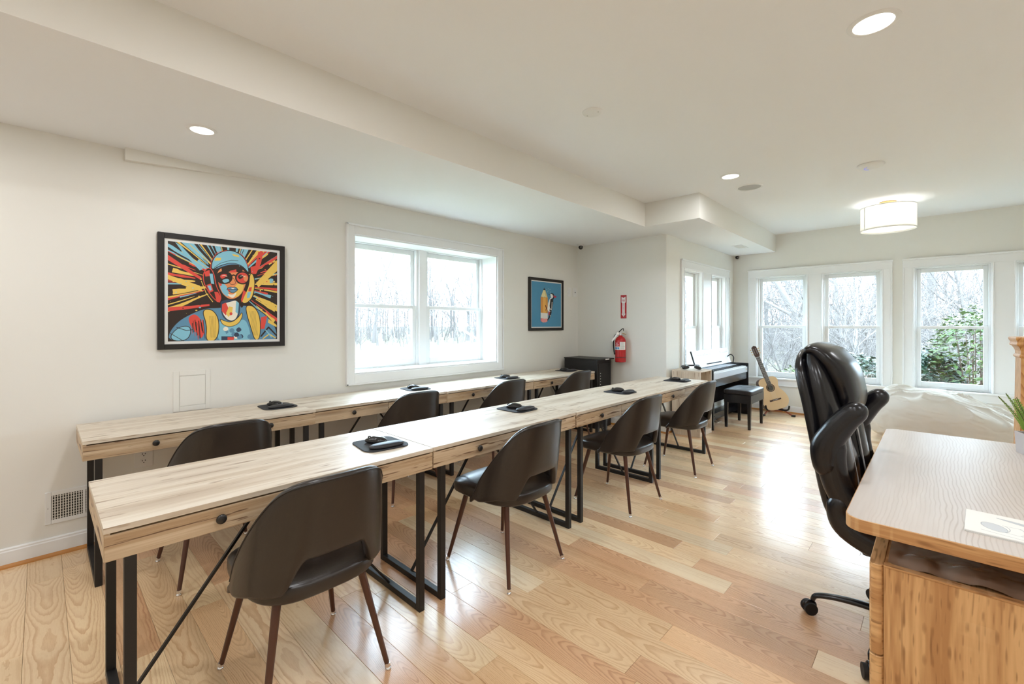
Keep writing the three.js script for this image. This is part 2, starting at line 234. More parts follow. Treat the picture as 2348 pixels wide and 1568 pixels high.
function doubleHung(w, h, place, label) {
  const o = struct(`window_${++windowNumber}`, null, null, label); place(o);
  const f = 0.028, D = 0.085;
  part('window_frame', merge(b2(-w / 2, -w / 2 + f, 0, h, -D, 0), b2(w / 2 - f, w / 2, 0, h, -D, 0), b2(-w / 2 + f, w / 2 - f, h - f * 0.7, h, -D, 0), b2(-w / 2 + f, w / 2 - f, 0, f * 0.9, -D, 0)), M.vinyl, o);
  const iw = w - 2 * f, half = (h - f * 1.6) / 2;
  sash(o, iw, half + 0.018, f * 0.9, -0.008, true); sash(o, iw, half + 0.018, f * 0.9 + half - 0.018, -0.046, false);
}
const onLeft = (z, y, x) => (o) => { o.position.set(x, y, z); o.rotation.y = QY; };
{
  const y0 = LW[2], h = LW[3] - LW[2], ww = (1.8 - 0.085) / 2, zc = -(LW[0] + LW[1]) / 2;
  doubleHung(ww, h, onLeft(zc + 0.0425 + ww / 2, y0, -0.245), 'white double-hung sash window over the desks, half beside the portrait');
  doubleHung(ww, h, onLeft(zc - 0.0425 - ww / 2, y0, -0.245), 'white double-hung sash window over the desks, half beside the pencil poster');
  struct('trim_2', b2(-0.335, -0.225, y0, y0 + h, zc - 0.0425, zc + 0.0425), M.trim, 'white mullion post between the two sash windows');
  SW.forEach(([a, b], i) => doubleHung(b - a, WY[1] - WY[0], onLeft(-(a + b) / 2, WY[0], XS - 0.05), ['narrow double-hung window behind the wooden cubby', 'narrow double-hung window beside the room corner'][i]));
  BW.forEach(([a, b], i) => doubleHung(b - a, WY[1] - WY[0], (o) => o.position.set((a + b) / 2, WY[0], ZB - 0.045), ['double-hung window behind the guitar', 'double-hung window behind the office chair', 'double-hung window above the beige bean bag', 'double-hung window beyond the wooden newel post'][i]));
}
// casings: flat boards with a raised outer band
function casing(name, w, h, cw, place, sides, label) { // opening w by h around the local origin (bottom centre)
  const o = struct(name, null, null, label), t = 0.018, add = (g) => part('casing_board', place(g), M.trim, o), band = 0.018;
  add(merge(b2(-w / 2 - sides[0], -w / 2, -sides[3], h + cw, 0, t), b2(-w / 2 - sides[0], -w / 2 - sides[0] + band, -sides[3], h + cw, t, t + 0.012, 0.004)));
  add(merge(b2(w / 2, w / 2 + sides[1], -sides[3], h + cw, 0, t), b2(w / 2 + sides[1] - band, w / 2 + sides[1], -sides[3], h + cw, t, t + 0.012, 0.004)));
  add(merge(b2(-w / 2, w / 2, h, h + cw, 0, t), b2(-w / 2 - sides[0], w / 2 + sides[1], h + cw - band, h + cw, t, t + 0.012, 0.004)));
  if (sides[3]) add(merge(b2(-w / 2, w / 2, -sides[3], 0, 0, t), b2(-w / 2 - sides[0], w / 2 + sides[1], -sides[3], -sides[3] + band, t, t + 0.012, 0.004)));
  return o;
}
{
  const pl = (zc, y, x) => (g) => g.rotateY(QY).translate(x, y, zc);
  casing('trim_3', LW[1] - LW[0], LW[3] - LW[2], 0.092, pl(-(LW[0] + LW[1]) / 2, LW[2], 0), [0.08, 0.092, 0, 0.094], 'white picture-frame casing of the wide window');
  { const o = struct('trim_4', null, null, 'white deep window reveal'), [a, b, c, d] = LW, X = -0.25, j = (n, g) => part(n, g, M.trim, o); // jamb lining and sill board
    j('jamb', b2(X, 0, c, d, -a - 0.012, -a)); j('jamb', b2(X, 0, c, d, -b, -b + 0.012)); j('jamb', b2(X, 0, d - 0.012, d, -b, -a)); j('sill', b2(X, 0.004, c, c + 0.016, -b, -a, 0.004)); }
  const H = WY[1] - WY[0];
  // side wall pair, and the end wall's two pairs
  const pair = (name, a, b, cw, place, label) => {
    const o = struct(name, null, null, label), add = (n, g) => part(n, place(g), M.trim, o), t = 0.018, [l0, l1] = a, [r0, r1] = b, L = l0 - cw[0], R = r1 + cw[1], top = WY[1];
    const v = (x0, x1, lip) => merge(b2(x0, x1, WY[0] - 0.02, top, 0, t), b2(lip[0], lip[0] + 0.018, WY[0] - 0.02, top, t, t + 0.010, 0.004), b2(lip[1] - 0.012, lip[1], WY[0] - 0.02, top, t, t + 0.006, 0.003));
    add('casing_board', v(L, l0, [L, l0])); add('casing_board', v(l1, r0, [l1, r0])); add('casing_board', v(r1, R, [R - 0.018, r1 + 0.012]));
    add('casing_board', merge(b2(L, R, top, top + 0.112, 0, t + 0.002), b2(L - 0.006, R + 0.006, top + 0.094, top + 0.118, t, t + 0.014, 0.005), b2(l0, l1, top, top + 0.012, t, t + 0.006), b2(r0, r1, top, top + 0.012, t, t + 0.006)));
    add('sill', b2(L - 0.02, R + 0.02, WY[0] - 0.026, WY[0], -0.05, 0.045, 0.006)); add('apron', merge(b2(L, R, WY[0] - 0.125, WY[0] - 0.026, 0, t), b2(L, R, WY[0] - 0.125, WY[0] - 0.108, t, t + 0.006, 0.003)));
  };
  pair('trim_5', SW[0], SW[1], [0.09, 0.16], (g) => g.rotateY(QY).translate(XS, 0, 0), 'white casing around the two narrow windows');
  pair('trim_6', BW[0], BW[1], [0.118, 0.108], (g) => g.translate(0, 0, ZB), 'white casing around the windows behind guitar and office chair');
  pair('trim_7', BW[2], BW[3], [0.11, 0.11], (g) => g.translate(0, 0, ZB), 'white casing around the windows behind the bean bag');
  // reveals of the end and side wall windows
  const rv = struct('trim_8', null, null, 'white window reveals'), t = 0.008;
  for (const [a, b] of BW) for (const g of [b2(a, a + t, WY[0], WY[1], ZB - 0.05, ZB + 0.01), b2(b - t, b, WY[0], WY[1], ZB - 0.05, ZB + 0.01), b2(a, b, WY[1] - t, WY[1], ZB - 0.05, ZB + 0.01)]) part('jamb', g, M.trim, rv);
  for (const [a, b] of SW) for (const g of [b2(XS - 0.105, XS + 0.01, WY[0], WY[1], -a - t, -a), b2(XS - 0.105, XS + 0.01, WY[0], WY[1], -b, -b + t), b2(XS - 0.105, XS + 0.01, WY[1] - t, WY[1], -b, -a)]) part('jamb', g, M.trim, rv);
}
// ------------------------------------------------------------------ lamps and ceiling fittings
function areaLamp(parent, size, x, y, z, power, color = LAMP_WARM) {
  const l = new THREE.RectAreaLight(color, power, size, size); l.name = 'lamp_light'; l.position.set(x, y, z); l.rotation.x = -QY; parent.add(l); return l;
}
function downlight(x, y, z, r, label, power = LAMP_POWER) {
  const o = thing('recessed_downlight', label, 'ceiling light', [x, y, z], 0, 'recessed ceiling downlights');
  part('trim_ring', lathe([[r * 0.99, -0.002], [r, -0.006], [r * 1.12, -0.007], [r * 1.28, -0.003], [r * 1.3, 0]], 40), M.white, o);
  part('lens', cyl(r, r, 0.003, 0, -0.0025, 0, 40), M.lens, o, 'glowing round lens');
  areaLamp(o, r * 1.75, 0, -0.012, 0, power);
}
downlight(3.577, CEIL, -2.66, 0.078, 'glowing recessed downlight in the high ceiling above the office chair');
downlight(2.378, CEIL, -4.485, 0.072, 'glowing recessed downlight beside the round ceiling speaker');
downlight(0.70, LOW, -0.645, 0.058, 'glowing recessed downlight in the low soffit above the portrait', LAMP_POWER * 0.75);
for (const [x, z] of [[2.38, -0.75], [3.6, -0.6], [4.85, -1.6], [4.85, -4.4], [2.38, 0.9], [3.9, 0.9]]) downlight(x, CEIL, z, 0.075, 'glowing recessed downlight over the open half of the room');
downlight(0.70, LOW, 0.75, 0.07, 'glowing recessed downlight at the far end of the soffit');
{
  const o = thing('flush_pendant_lamp', 'white drum-shade ceiling lamp glowing in front of the end windows', 'ceiling lamp', [3.385, CEIL, -6.67]);
  const shade = phys(lin(0.86, 0.83, 0.76), 1.0, { transmission: 0.45, thickness: 0, side: THREE.DoubleSide }), diff = phys(lin(0.9, 0.88, 0.82), 1.0, { transmission: 0.5, thickness: 0, side: THREE.DoubleSide, emissive: lin(1, 0.93, 0.8), emissiveIntensity: 0.35 });
  part('canopy', cyl(0.075, 0.078, 0.022, 0, -0.011, 0, 36), M.brass, o, 'brushed gold canopy'); part('stem', cyl(0.012, 0.012, 0.08, 0, -0.06, 0, 12), M.brass, o);
  const s = part('shade', lathe([[0.25, -0.32], [0.25, -0.06]], 64), shade, o, 'white fabric drum shade');
  part('rim', new THREE.TorusGeometry(0.25, 0.004, 6, 64).rotateX(QY).translate(0, -0.06, 0), M.white, s); part('rim', new THREE.TorusGeometry(0.25, 0.004, 6, 64).rotateX(QY).translate(0, -0.32, 0), M.white, s);
  part('seam', b2(-0.006, 0.006, -0.318, -0.062, 0.2495, 0.2525), M.white, s).rotation.y = -0.9;
  part('diffuser', lathe([[0.001, -0.305], [0.245, -0.305]], 48), diff, o, 'glowing white bottom diffuser');
  part('spider', merge(rod([-0.25, -0.1, 0], [0.25, -0.1, 0], 0.003), rod([0, -0.1, -0.25], [0, -0.1, 0.25], 0.003)), M.brass, o);
  const l = new THREE.PointLight(LAMP_WARM, 0.17, 0, 2); l.position.set(0, -0.17, 0); l.castShadow = true; l.shadow.radius = 2; l.name = 'lamp_light'; o.add(l);
  part('bulb', new THREE.SphereGeometry(0.03, 16, 12).translate(0, -0.17, 0), M.lens, o);
}
{
  let o = thing('ceiling_cover_plate', 'flat white round cover plate on the bare ceiling', 'cover plate', [2.147, CEIL, -2.503]);
  part('disc', lathe([[0.001, -0.012], [0.05, -0.011], [0.066, -0.005], [0.068, 0]], 40), M.white, o);
  for (const s of [-1, 1]) part('screw', cyl(0.004, 0.004, 0.002, s * 0.042, -0.0125, 0, 10), M.grille, o);
  o = thing('ceiling_speaker', 'round in-ceiling speaker with grey grille and white rim', 'speaker', [2.404, CEIL, -4.974]);
  part('rim', lathe([[0.104, -0.004], [0.112, -0.008], [0.122, -0.006], [0.126, 0]], 48), M.white, o); part('grille', lathe([[0.001, -0.006], [0.08, -0.005], [0.106, -0.002]], 48), M.grille, o, 'grey perforated grille');
  o = thing('wireless_access_point', 'white saucer-shaped wireless access point with blue light arc', 'access point', [3.371, CEIL, -5.01]);
  part('saucer', lathe([[0.001, -0.03], [0.05, -0.028], [0.085, -0.018], [0.1, -0.006], [0.098, 0]], 48), M.white, o); part('base_ring', cyl(0.085, 0.085, 0.004, 0, -0.001, 0, 32), M.dark, o);
  part('light_ring', new THREE.TorusGeometry(0.046, 0.0016, 6, 30, 2.2).rotateX(QY).rotateY(-2.1).translate(0, -0.0292, 0), M.blueLed, o, 'blue status light arc');
  for (const [x, z, l] of [[0.135, -5.26, 'white dome security camera in the corner above the black cabinet'], [1.43, -7.8, 'white dome security camera above the piano corner']]) {
    const c = thing('security_camera', l, 'security camera', [x, LOW, z], 0, 'dome security cameras'); part('base', lathe([[0.001, -0.03], [0.036, -0.028], [0.05, -0.012], [0.052, 0]], 28), M.white, c);
    part('eyeball', new THREE.SphereGeometry(0.031, 20, 14).translate(0.012, -0.042, 0.012), M.dark, c, 'black lens ball'); part('lens_ring', new THREE.TorusGeometry(0.012, 0.002, 6, 20).rotateY(0.75).translate(0.033, -0.048, 0.033), M.grille, c);
  }
  o = thing('ceiling_register', 'small white air register in the soffit over the piano', 'air vent', [1.715, LOW, -7.0]);
  part('frame', merge(b2(-0.07, 0.07, -0.006, 0, -0.16, -0.12), b2(-0.07, 0.07, -0.006, 0, 0.12, 0.16), b2(-0.07, -0.045, -0.006, 0, -0.12, 0.12), b2(0.045, 0.07, -0.006, 0, -0.12, 0.12)), M.white, o); part('duct', bx(0.09, 0.003, 0.24, 0, -0.001, 0), M.hollow, o);
  for (let i = 0; i < 6; i++) part('louver', bx(0.013, 0.0015, 0.24).rotateZ(0.7).translate(-0.037 + i * 0.0148, -0.004, 0), M.louver, o);
}
// ------------------------------------------------------------------ desks: local x = depth (front at +x), z = width
const DW = 1.183, DD = 0.575, DH = 0.765;
function makeDesk(label, pos) {
  const o = thing('writing_desk', label, 'desk', pos, 0, 'two-drawer writing desks'), hw = DW / 2, hd = DD / 2, t = 0.019, top = DH, low = top - 0.102;
  part('tabletop', mapUV(rb(DD, t, DW, 0, top - t / 2, 0, 0.0015), 'z', 0.83, 1.66, deskSeed * 0.37, deskSeed * 0.21), M.deskTop, o);
  for (const s of [-1, 1]) part('side_panel', mapUV(b2(-hd + 0.002, hd - 0.004, low, top - t, s * (hw - 0.016), s * (hw - 0.001), 0.001), 'x', 0.83, 1.66, deskSeed * 0.3), M.deskFront, o);
  part('back_panel', mapUV(b2(-hd + 0.002, -hd + 0.018, low, top - t, -hw + 0.016, hw - 0.016, 0.001), 'z', 0.83, 1.66), M.deskFront, o);
  part('bottom_panel', b2(-hd + 0.018, hd - 0.03, low + 0.004, low + 0.014, -hw + 0.016, hw - 0.016, 0.001), M.deskFront, o);
  for (const s of [-1, 1]) {
    const z0 = s * 0.0022, z1 = s * (hw - 0.0025), d = part('drawer', mapUV(b2(hd - 0.019, hd - 0.001, low, top - t - 0.006, z0, z1, 0.0012), 'z', 0.83, 3.3, deskSeed * 0.43 + s * 0.2, deskSeed * 0.29), M.deskFront, o);
    part('knob', lathe([[0.001, 0.024], [0.010, 0.023], [0.0155, 0.019], [0.0165, 0.015], [0.014, 0.012], [0.007, 0.0095], [0.0055, 0.0], [0.001, 0]], 20).rotateZ(-QY).translate(hd - 0.001, (top - t + low) / 2, (z0 + z1) / 2), M.knob, d, 'black mushroom knob');
  }
  const px = hd - 0.017, w = 0.03;
  for (const s of [-1, 1]) {
    const z = s * (hw - 0.062); for (const f of [-1, 1]) part('leg', rb(w, low, w, f * px, low / 2, z, 0.002), M.blackMetal, o);
    part('foot_rail', rb(2 * px - w, w, w, 0, w / 2 + 0.001, z, 0.002), M.blackMetal, o);
    part('brace', bar([0, 0.02, z], [0, low + 0.004, s * 0.042], 0.014, 0.010), M.blackMetal, o);
  }
  deskSeed++; return o;
}
let deskSeed = 1;
const rowOpen = ['first desk of the free-standing row, at the portrait end, before the wall vent', 'second desk of the free-standing row, counted from the portrait end', 'third desk of the free-standing row, counted from the portrait end', 'last desk of the free-standing row, beside the wooden cubby and piano'];
const rowWall = ['first desk of the wall row, under the colourful portrait', 'second desk of the wall row, under the near half of the wide window', 'third desk of the wall row, below the far end of the wide window', 'last desk of the wall row, under the pencil poster beside the black cabinet'];
rowOpen.forEach((l, i) => makeDesk(l, [2.02 - DD / 2 + [0, -0.004, 0.002, 0.008][i], 0, -0.124 - 1.1877 * (i + 0.5)]));
rowWall.forEach((l, i) => makeDesk(l, [0.632 - DD / 2 + [0, -0.012, 0, 0.008][i], 0, -0.152 - 1.1725 * (i + 0.5) - 0.006 * 0]));
// ------------------------------------------------------------------ chairs: back at +x
const chairGeo = (() => {
  const A = THREE.MathUtils.degToRad(93), p = 0.68, rings = [], nA = 96, nS = 9;
  const P = (a, y, off) => { const k = (y - 0.45) / 0.4, ub = 0.245 + 0.085 * k - 0.02 * k * k, W = 0.252 - 0.026 * k, c = Math.cos(a), s = Math.sin(a); return V3((c >= 0 ? ub : 0.12) * spow(c, p) + c * off, y, W * spow(s, p) + s * off); };
  const uOf = (a) => 0.285 * Math.max(0, spow(Math.cos(a), p));
  const yhi = (a) => { const lin2 = 0.455 + 1.55 * uOf(a), flat = 0.846 - 0.012 * (a / 0.7) ** 2, k = 0.05, h = clamp(0.5 + 0.5 * (flat - lin2) / k, 0, 1); return lerp(flat, lin2, h) - k * h * (1 - h); };
  const ylo = (a) => { const d = Math.abs(a) * 180 / Math.PI; return lerp(0.415, 0.448, smooth(95, 55, d)) + 0.116 * smooth(31, 14, d) ** 0.85; };
  const loop = [];
  for (let i = 0; i <= nA; i++) {
    const a = lerp(-A, A, i / nA), endFade = smooth(0, 0.06, Math.min(i / nA, 1 - i / nA)), T = 0.017 * lerp(0.5, 1, endFade); let hi = yhi(a) - (1 - endFade) * 0.02, lo = Math.min(ylo(a) + (1 - endFade) * 0.012, hi - 0.03); const r = [];
    for (let j = 0; j <= nS; j++) r.push(P(a, lerp(lo + T * 0.7, hi - T, j / nS), T));                    // outer face going up
    for (let j = 1; j < 5; j++) { const q = j / 5 * Math.PI; r.push(P(a, hi - T + T * Math.sin(q), T * Math.cos(q))); }
    for (let j = 0; j <= nS; j++) r.push(P(a, lerp(hi - T, lo + T * 0.7, j / nS), -T));
    for (let j = 1; j < 4; j++) { const q = j / 4 * Math.PI; r.push(P(a, lo + T * 0.7 - T * 0.7 * Math.sin(q), -T * Math.cos(q))); }
    rings.push(r); loop.push(P(a, hi - T * 0.55, T * 0.98));
  }
  const shell = loft(rings.reverse());
  const welt = new THREE.TubeGeometry(new THREE.CatmullRomCurve3(loop.filter((_, i) => i > 1 && i < nA - 1)), 90, 0.0028, 6);
  const seat = pillow(0.262, 0.045, 0.238, 0.5, 0.62, 48, 20, (q) => { q.y += 0.012 * (1 - (q.x / 0.26) ** 2) * (q.y > 0 ? 1 : 0.3) - 0.012 * smooth(-0.1, -0.26, q.x); return q.add(V3(-0.018, 0.438, 0)); });
  const legs = [], tips = [];
  for (const sx of [-1, 1]) for (const sz of [-1, 1]) { legs.push(rod([sx * 0.238, 0.02, sz * 0.226], [sx * 0.15, 0.425, sz * 0.15], 0.0095, 0.0155, 14)); tips.push(merge(cyl(0.0105, 0.0105, 0.014, sx * 0.2395, 0.018, sz * 0.227, 14), lathe([[0.001, 0.0], [0.011, 0.0], [0.0115, 0.004], [0.008, 0.011], [0.001, 0.012]], 14).translate(sx * 0.242, 0, sz * 0.229))); }
  return { shell, welt, seat, legs, tips, under: rb(0.34, 0.018, 0.34, -0.005, 0.408, 0, 0.006) };
})();
function makeChair(label, x, z, turn = 0) {
  const o = thing('upholstered_chair', label, 'chair', [x, 0, z], turn, 'leather desk chairs');
  const s = part('backrest', chairGeo.shell, M.leather, o); part('welt', chairGeo.welt, M.welt, s); part('seat', chairGeo.seat, M.leather, o); part('seat_frame', chairGeo.under, M.dark, o);
  chairGeo.legs.forEach((g, i) => { const l = part('leg', g, M.walnut, o, 'walnut-brown tapered leg'); part('glide', chairGeo.tips[i], M.chrome, l, 'chrome foot glide'); });
  return o;
}
const ordOpen = ['first desk of the free-standing row', 'second desk of the free-standing row', 'third desk of the free-standing row', 'last desk of the free-standing row, near the piano bench'];
const ordWall = ['first desk of the wall row, under the portrait', 'second desk of the wall row', 'third desk of the wall row', 'last desk of the wall row, near the black cabinet'];
[[1.972, -0.72], [1.975, -1.855, 0.02], [1.985, -3.1, -0.02], [1.99, -4.22, 0.03]].forEach(([x, z, t], i) => makeChair(`black leather wrap-back chair at the ${ordOpen[i]}`, x, z, t));
[[0.775, -0.7, 0.03], [0.6, -2.04], [0.62, -3.07], [0.62, -4.2]].forEach(([x, z, t], i) => makeChair(`black leather wrap-back chair at the ${ordWall[i]}`, x, z, t));
// ------------------------------------------------------------------ mouse pads and mice
const padGeo = (() => {
  const s = new THREE.Shape(); s.moveTo(-0.115, -0.05); s.bezierCurveTo(-0.125, -0.1, -0.09, -0.105, -0.05, -0.105); s.lineTo(0.05, -0.112); s.bezierCurveTo(0.09, -0.115, 0.12, -0.1, 0.122, -0.06); s.lineTo(0.122, 0.06); s.bezierCurveTo(0.12, 0.1, 0.09, 0.115, 0.05, 0.112); s.lineTo(-0.05, 0.105); s.bezierCurveTo(-0.09, 0.105, -0.125, 0.1, -0.115, 0.05); s.closePath();
  const base = new THREE.ExtrudeGeometry(s, { depth: 0.003, bevelEnabled: true, bevelSize: 0.0015, bevelThickness: 0.001, bevelSegments: 2, curveSegments: 8 }).rotateX(-QY).translate(0, 0.001, 0);
  const gel = pillow(0.034, 0.013, 0.088, 0.8, 0.75, 36, 16, (q) => V3(q.x + 0.082 - 0.5 * q.z * q.z, 0.014 + q.y, q.z));
  const mouse = pillow(0.06, 0.024, 0.034, 0.85, 0.85, 32, 18, (q) => V3(q.x, q.y * (q.y < 0 ? 0.55 : 1.0 - 0.45 * smooth(0.0, -0.056, q.x)) + 0.0115, q.z * (1 - 0.18 * Math.exp(-((q.x / 0.02) ** 2)))));
  return { base, gel, mouse, wheel: new THREE.TorusGeometry(0.0075, 0.0032, 8, 18).translate(-0.038, 0.0225, 0), seam: b2(-0.045, -0.012, 0.0300, 0.0308, -0.0006, 0.0006, 0.0002).rotateZ(0.28).translate(0.002, 0.0035, 0) };
})();
function makePad(x, z, turn, l) {
  const o = thing('mouse_pad', `black gel-rest mouse pad on the ${l}`, 'mouse pad', [x, DH + 0.0005, z], turn, 'mouse pads on the desks'); part('mat', padGeo.base, M.padFoam, o); part('wrist_rest', padGeo.gel, M.gel, o, 'raised gel wrist rest');
  const m = thing('computer_mouse', `black mouse on the pad of the ${l}`, 'mouse', [x - 0.02, DH + 0.0055, z + 0.01], turn + 0.5, 'computer mice on the pads'); part('shell', padGeo.mouse, M.mouse, m); part('scroll_wheel', padGeo.wheel, M.dark, m); part('button_seam', padGeo.seam, M.dark, m);
}
[[1.775, -1.165, -0.1], [1.64, -2.315, 0.05], [1.765, -3.515, 0.05], [1.80, -4.63, 0.08]].forEach(([x, z, t], i) => makePad(x, z, t, ordOpen[i].split(',')[0]));
[[0.31, -1.185, 0], [0.295, -2.385, -0.05], [0.335, -3.56, 0], [0.345, -4.64, 0.05]].forEach(([x, z, t], i) => makePad(x, z, t, ordWall[i].split(',')[0]));
// ------------------------------------------------------------------ things on the left and alcove walls
function artFrame(name, label, z0, z1, y0, y1, fw, mw, depth, texture) { // hung on the left wall
  const w = Math.abs(z1 - z0), h = y1 - y0, o = thing(name, label, 'picture', [0.001, y0, (z0 + z1) / 2], QY, undefined), side = (g) => part('frame_side', g, M.frameBlack, o);
  side(b2(-w / 2, -w / 2 + fw, 0, h, 0, depth)); side(b2(w / 2 - fw, w / 2, 0, h, 0, depth)); side(b2(-w / 2 + fw, w / 2 - fw, h - fw, h, 0, depth)); side(b2(-w / 2 + fw, w / 2 - fw, 0, fw, 0, depth));
  part('mat_board', bx(w - 2 * fw + 0.004, h - 2 * fw + 0.004, 0.006, 0, h / 2, depth - 0.012), M.mat, o, 'white border');
  part('print', new THREE.PlaneGeometry(w - 2 * fw - 2 * mw, h - 2 * fw - 2 * mw).translate(0, h / 2, depth - 0.0085), new THREE.MeshStandardMaterial({ map: texture, roughness: 0.45 }), o);
  return o;
}
const portrait = drawn(1024, 1024, (g, W, H) => {
  const q = (x, y) => { const t = 140 + 0.0986 * (x - 148), b = 1455 - 0.0283 * (x - 155); return [(x - 150) / 1418 * W, (y - t) / (b - t) * H]; };
  const C = { k: '#2a1a10', b: '#86c3d6', y: '#edc65c', r: '#e04a3c', n: '#31425c', s: '#5f8fae', w: '#f3ead8', o: '#e8915a' }, rr = rng(77);
  const poly = (pts, f) => { g.beginPath(); pts.forEach((p, i) => { const [x, y] = q(...p); i ? g.lineTo(x, y) : g.moveTo(x, y); }); g.closePath(); g.fillStyle = f; g.fill(); };
  const blob = (pts, f, st, lw = 4) => { const v = pts.map((p) => q(...p)), n = v.length; g.beginPath(); for (let i = 0; i < n; i++) { const a = v[i], b = v[(i + 1) % n], m = [(a[0] + b[0]) / 2, (a[1] + b[1]) / 2], c = v[(i + 1) % n], d = v[(i + 2) % n], m2 = [(c[0] + d[0]) / 2, (c[1] + d[1]) / 2]; if (!i) g.moveTo(...m); g.quadraticCurveTo(c[0], c[1], m2[0], m2[1]); } g.closePath(); if (f) { g.fillStyle = f; g.fill(); } if (st) { g.strokeStyle = st; g.lineWidth = lw; g.stroke(); } };
  const line = (pts, st, lw) => { g.beginPath(); pts.forEach((p, i) => { const [x, y] = q(...p); i ? g.lineTo(x, y) : g.moveTo(x, y); }); g.strokeStyle = st; g.lineWidth = lw; g.lineCap = 'round'; g.lineJoin = 'round'; g.stroke(); };
  g.fillStyle = C.k; g.fillRect(0, 0, W, H);
  const burst = (a0, a1, n, cols, w0, w1) => { for (let i = 0; i < n; i++) { const a = lerp(a0, a1, rr()) * Math.PI / 180, r0 = 230 + rr() * 260, r1 = r0 + 180 + rr() * 560, w = lerp(w0, w1, rr()), cx = 900, cy = 700, ca = Math.cos(a), sa = Math.sin(a), px = -sa, py = ca; const pts = []; for (let k = 0; k <= 6; k++) { const t = lerp(r0, r1, k / 6), ww = w * (0.35 + k / 6) * (0.6 + rr() * 0.6); pts.push([cx + ca * t + px * ww, cy + sa * t + py * ww]); } for (let k = 6; k >= 0; k--) { const t = lerp(r0, r1, k / 6), ww = w * (0.35 + k / 6) * (0.6 + rr() * 0.6); pts.push([cx + ca * t - px * ww, cy + sa * t - py * ww]); } poly(pts, cols[Math.floor(rr() * cols.length)]); } };
  burst(-160, -20, 22, [C.b, C.b, C.k, C.y, C.r], 8, 26); burst(-65, -10, 14, [C.r, C.y, C.y, C.b], 14, 42); burst(150, 230, 26, [C.r, C.y, C.b, C.y, C.k], 7, 26); burst(-25, 40, 26, [C.y, C.r, C.k, C.b, C.y], 8, 26); burst(-150, -100, 18, [C.b, C.y, C.k, C.b], 5, 18);
  poly([[1290, 270], [1365, 270], [1330, 420], [1260, 560], [1190, 560], [1180, 470], [1250, 450]], C.r); poly([[1568, 370], [1568, 520], [1290, 740], [1260, 680]], C.y); poly([[150, 320], [540, 610], [540, 650], [150, 390]], C.r); poly([[150, 580], [520, 720], [560, 800], [420, 760], [150, 640]], C.y); poly([[230, 150], [300, 200], [560, 500], [520, 520], [320, 290]], C.b); poly([[150, 1010], [420, 985], [640, 960], [640, 985], [380, 1030], [150, 1060]], C.r);
  for (let i = 0; i < 90; i++) { const x = 160 + rr() * 1390, y = 300 + rr() * 1000, s = 4 + rr() * 16; blob([[x, y], [x + s, y - s * 0.6], [x + s * 2, y], [x + s, y + s * 0.7]], [C.b, C.y, C.r, C.k][Math.floor(rr() * 4)]); }
  // jacket, shirt and straps
  blob([[150, 1460], [160, 1330], [270, 1180], [430, 1080], [600, 1010], [760, 1010], [1100, 960], [1280, 1020], [1430, 1120], [1560, 1270], [1570, 1470], [900, 1520]], C.s, C.k, 8);
  blob([[380, 1130], [480, 1080], [580, 1250], [560, 1430], [470, 1330], [400, 1230]], C.r); for (let i = 0; i < 14; i++) line([[420 + i * 11, 1160 + rr() * 60], [430 + i * 12, 1280 + rr() * 150]], i % 3 ? C.k : C.r, 3 + rr() * 7);
  blob([[160, 1400], [270, 1260], [420, 1250], [400, 1420], [250, 1460]], C.b, C.k, 6); line([[250, 1270], [360, 1310], [430, 1300]], C.k, 6); line([[180, 1350], [330, 1450]], C.k, 5); line([[1330, 1380], [1440, 1260], [1560, 1370]], C.k, 16); line([[1360, 1410], [1450, 1350], [1540, 1400]], C.y, 12); line([[1400, 1300], [1480, 1390]], C.b, 12);
  poly([[1330, 1130], [1420, 1110], [1380, 1280], [1320, 1290]], C.r); poly([[1440, 1150], [1560, 1230], [1560, 1260], [1430, 1200]], C.y);
  blob([[740, 1160], [900, 1260], [1090, 1130], [1170, 1280], [1190, 1470], [760, 1480], [730, 1300]], C.b); for (let i = 0; i < 16; i++) { const x = 770 + rr() * 380, y = 1270 + rr() * 150; blob([[x, y], [x + 50, y - 40], [x + 90, y + 10], [x + 30, y + 40]], [C.s, C.n, C.w, C.b][Math.floor(rr() * 4)]); } poly([[790, 1385], [950, 1385], [950, 1432], [790, 1440]], C.n); poly([[870, 1395], [960, 1395], [950, 1435], [870, 1430]], C.r);
  // neck and collar
  blob([[780, 880], [1040, 850], [1040, 1060], [1000, 1180], [900, 1200], [800, 1130], [780, 1000]], C.n); blob([[800, 960], [900, 930], [1010, 900], [1020, 1040], [980, 1170], [880, 1180], [800, 1080]], C.w); poly([[800, 960], [850, 940], [880, 1010], [850, 1110], [795, 1050]], C.r); poly([[850, 1080], [890, 990], [940, 1000], [930, 1080], [880, 1130]], C.y); blob([[890, 1080], [920, 1062], [942, 1088], [910, 1115]], C.r); poly([[985, 920], [1025, 905], [1010, 1090], [975, 1060]], C.b);
  blob([[770, 1150], [800, 1170], [920, 1210], [1030, 1120], [1060, 1060], [1075, 1110], [1020, 1220], [900, 1265], [800, 1230]], C.y, C.k, 5);
  blob([[540, 1030], [690, 1030], [770, 1190], [740, 1440], [590, 1460], [610, 1240]], C.y, C.k, 7); blob([[1110, 970], [1230, 980], [1320, 1120], [1320, 1410], [1240, 1440], [1190, 1280], [1130, 1100]], C.y, C.k, 7); for (let i = 0; i < 5; i++) { line([[640 + i * 18, 1120], [660 + i * 14, 1400]], 'rgba(70,45,20,0.5)', 2.5); line([[1170 + i * 18, 1050], [1225 + i * 14, 1370]], 'rgba(70,45,20,0.5)', 2.5); }
  // hair and head
  blob([[700, 480], [800, 450], [1120, 480], [1170, 640], [1110, 900], [1060, 1040], [1010, 900], [780, 900], [720, 1050], [690, 760]], C.k);
